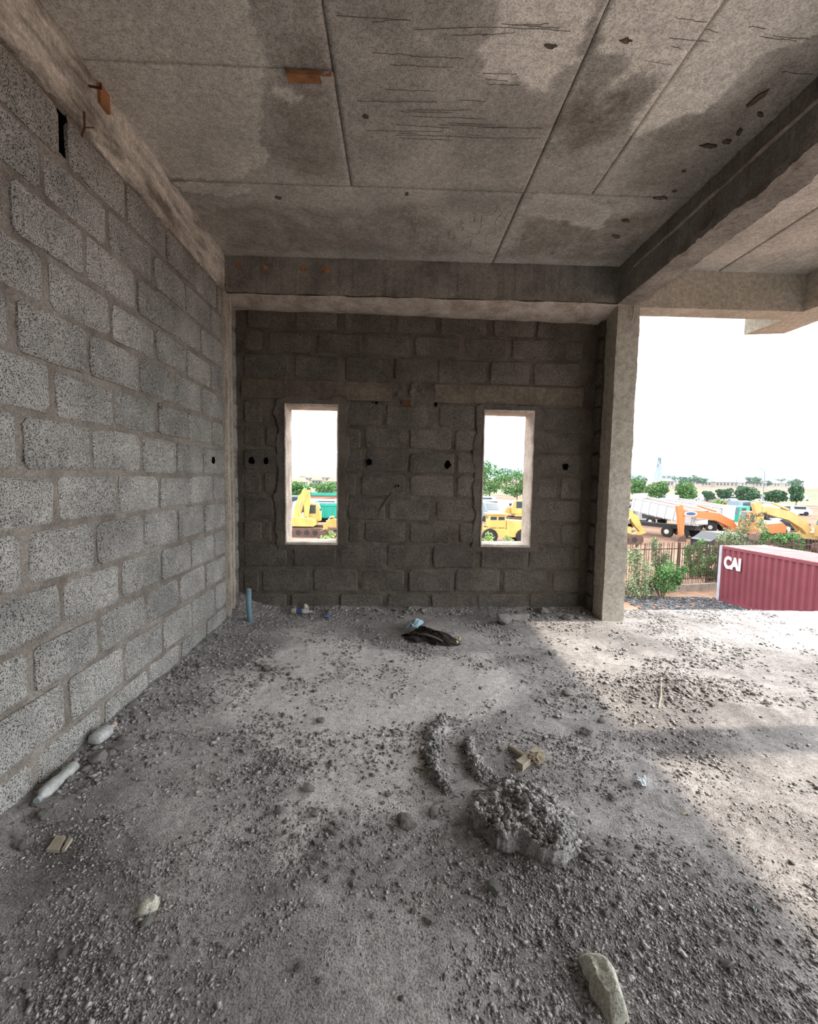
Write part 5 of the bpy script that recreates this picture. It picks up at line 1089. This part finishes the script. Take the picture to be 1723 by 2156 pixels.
# lattice tower and street lamps
def tower(px, pt, Y_, label):
    b_ = at_depth(px, Y_); hh = ony(px, pt, Y_)[2]-b_.z; t = empty('lattice_mast', b_, label, 'mast'); m = MB(); w0, w1 = 1.5, .35; n = 10
    for sx, sy in ((-1, -1), (1, -1), (1, 1), (-1, 1)): m.tube([(sx*w0, sy*w0, 0), (sx*w1, sy*w1, hh*.92)], .09, 4)
    for k in range(n):
        a = w0+(w1-w0)*k/n; b = w0+(w1-w0)*(k+1)/n; z0, z1 = hh*.92*k/n, hh*.92*(k+1)/n
        for c, d, e_, f_ in ((-1, -1, 1, -1), (1, -1, 1, 1), (1, 1, -1, 1), (-1, 1, -1, -1)): m.tube([(c*a, d*a, z0), (e_*b, f_*b, z1)], .05, 4).tube([(e_*a, f_*a, z0), (c*b, d*b, z1)], .05, 4)
    me_obj('lattice_frame', m.v, m.f, M_MAST, t); m = MB().tube([(0, 0, hh*.9), (0, 0, hh)], .06, 5)
    me_obj('spire', m.v, m.f, M_MAST, t)
    for k, (z_, x) in enumerate(((.86, .6), (.86, -.6), (.78, .7), (.66, -.7))): m = MB().box((x-.18, -.2, hh*z_-.9), (x+.18, .2, hh*z_+.9)); me_obj('antenna', m.v, m.f, M_MAST, t)
tower(1381, 958, 230, 'tall telecom mast rising above the distant roofs right of the column')
def lamp(px, pt, Y_, label, side=-1):
    b_ = at_depth(px, Y_); hh = ony(px, pt, Y_)[2]-b_.z; t = empty('street_lamp', b_, label, 'street lamp'); r_ = .09
    m = MB().tube([(0, 0, 0), (0, 0, hh*.86), (side*.15, 0, hh*.95), (side*.9, 0, hh)], [r_*1.3, r_, r_*.8, r_*.6], 6); me_obj('pole', m.v, m.f, M_MAST, t)
    m = MB().box((side*1.5-.35, -.12, hh-.04), (side*1.5+.6 if side < 0 else side*1.5+.35, .12, hh+.08)); me_obj('lamp_head', m.v, m.f, M_MAST, t)
lamp(1603, 988, 115, 'tallest street lamp above the tree row at right')
lamp(1413, 1003, 190, 'small street lamp between the mast and the round tree')
lamp(1545, 1003, 200, 'small street lamp left of the tall one', 1)
# distant houses
def house(px, Y_, wpx, label, roof, hw=2.8, hr=2.2, dz=0, group=None, hip=True):
    b_ = at_depth(px, Y_); W_ = wpx*Y_/F_PX; D_ = W_*.6; t = empty('house', b_, label, 'house', group)
    m = MB().box((-W_/2, -D_/2, -1), (W_/2, D_/2, hw)); me_obj('walls', m.v, m.f, M_WALLW, t)
    k = W_*.22 if hip else W_/2+.4; o_ = .5
    m = MB().add([(-W_/2-o_, -D_/2-o_, hw), (W_/2+o_, -D_/2-o_, hw), (W_/2+o_, D_/2+o_, hw), (-W_/2-o_, D_/2+o_, hw), (-k, 0, hw+hr), (k, 0, hw+hr)], [(0, 1, 5, 4), (1, 2, 5), (2, 3, 4, 5), (3, 0, 4), (3, 2, 1, 0)]); me_obj('roof', m.v, m.f, roof, t)
    for q in np.linspace(-.32, .32, 3): m = MB().box((q*W_-.5, -D_/2-.04, hw*.35), (q*W_+.5, -D_/2+.02, hw*.8)); me_obj('window', m.v, m.f, M_GLASS, t)
hs = [(1345, 250, 26), (1400, 240, 34), (1428, 370, 30), (1478, 260, 34), (1508, 230, 40), (1530, 250, 46), (1560, 300, 40), (1590, 240, 42), (1628, 280, 34), (1650, 260, 30), (1672, 300, 34), (1453, 330, 30), (1610, 340, 36)]
for k, (px, Y_, wp) in enumerate(hs): house(px, Y_, wp*.6, 'pale roofed house in the distant estate right of the column', [M_ROOFG, M_WALLW, M_ROOFG][k % 3], group='distant houses on the right', hr=1.6)
for (px, Y_, wp) in [(634, 180, 26), (655, 230, 22), (668, 200, 20), (690, 240, 28), (702, 190, 20), (680, 320, 20), (645, 330, 24)]: house(px, Y_, wp, 'brown-roofed house on the skyline of the left window', M_BROOF, group='distant houses in the left window', hw=2.2, hr=1.9)
for k, (px, Y_, h_) in enumerate([(1436, 215, 5), (1456, 225, 6), (1475, 235, 5), (1582, 225, 6), (1610, 250, 4), (1670, 220, 5), (1340, 200, 5), (1410, 300, 7), (1500, 310, 5), (1070, 260, 9), (1058, 300, 8), (1340, 310, 7), (1640, 320, 6)]):
    p = at_depth(px, Y_); tree(0, 0, h_, h_*1.5, 'hazy dark tree on the skyline among the distant houses', 1, 260, 100+k, group='skyline trees', leaf=.7, loc=p)
# teal roofed long shed in the left window, brown wall below
b_ = at_depth(688, 92); sh = empty('long_shed', b_, 'long low shed with a teal roof seen through the left window', 'shed')
m = MB().box((-4, -1.5, -.5), (5, 1.5, 1.6)); me_obj('walls', m.v, m.f, plain('shed_brown', (150, 112, 92), .9), sh)
m = MB().prism([(-1.8, 1.6), (1.8, 1.6), (1.8, 1.75), (-1.8, 2.2)], 0, -4.3, 5.3); me_obj('roof', m.v, m.f, M_TEAL, sh)
# embankment with a verge beyond the tree row
m_ = []; A_, T_ = np.meshgrid(np.radians(np.linspace(-25, 55, 60)), np.linspace(0, 1, 6), indexing='ij'); Rr = 150+T_*60; Zb_ = GZ+T_*2.6
i = np.arange(A_.size).reshape(A_.shape); f = np.stack([i[:-1, :-1], i[:-1, 1:], i[1:, 1:], i[1:, :-1]], -1).reshape(-1, 4)
tag(me_obj('embankment', np.stack([Rr*np.sin(A_), Rr*np.cos(A_), Zb_+.1], -1).reshape(-1, 3), f, M_GRASS, smooth=True), 'dull green road embankment beyond the car park', kind='structure')
#HAZE
hz_ = MB().box((-700, 84, GZ-20), (1500, 1340, 90)).build('haze', bpy.data.materials.new('haze')); m = hz_.data.materials[0]; m.use_nodes = True; n = m.node_tree; n.nodes.clear()
o = n.nodes.new('ShaderNodeOutputMaterial'); vs_n = n.nodes.new('ShaderNodeVolumeScatter'); vs_n.inputs['Color'].default_value = (.82, .93, 1, 1); vs_n.inputs['Density'].default_value = .0003; vs_n.inputs['Anisotropy'].default_value = .3
n.links.new(vs_n.outputs[0], o.inputs['Volume']); tag(hz_, 'pale distant haze over the yard and the horizon', 'haze', kind='stuff')
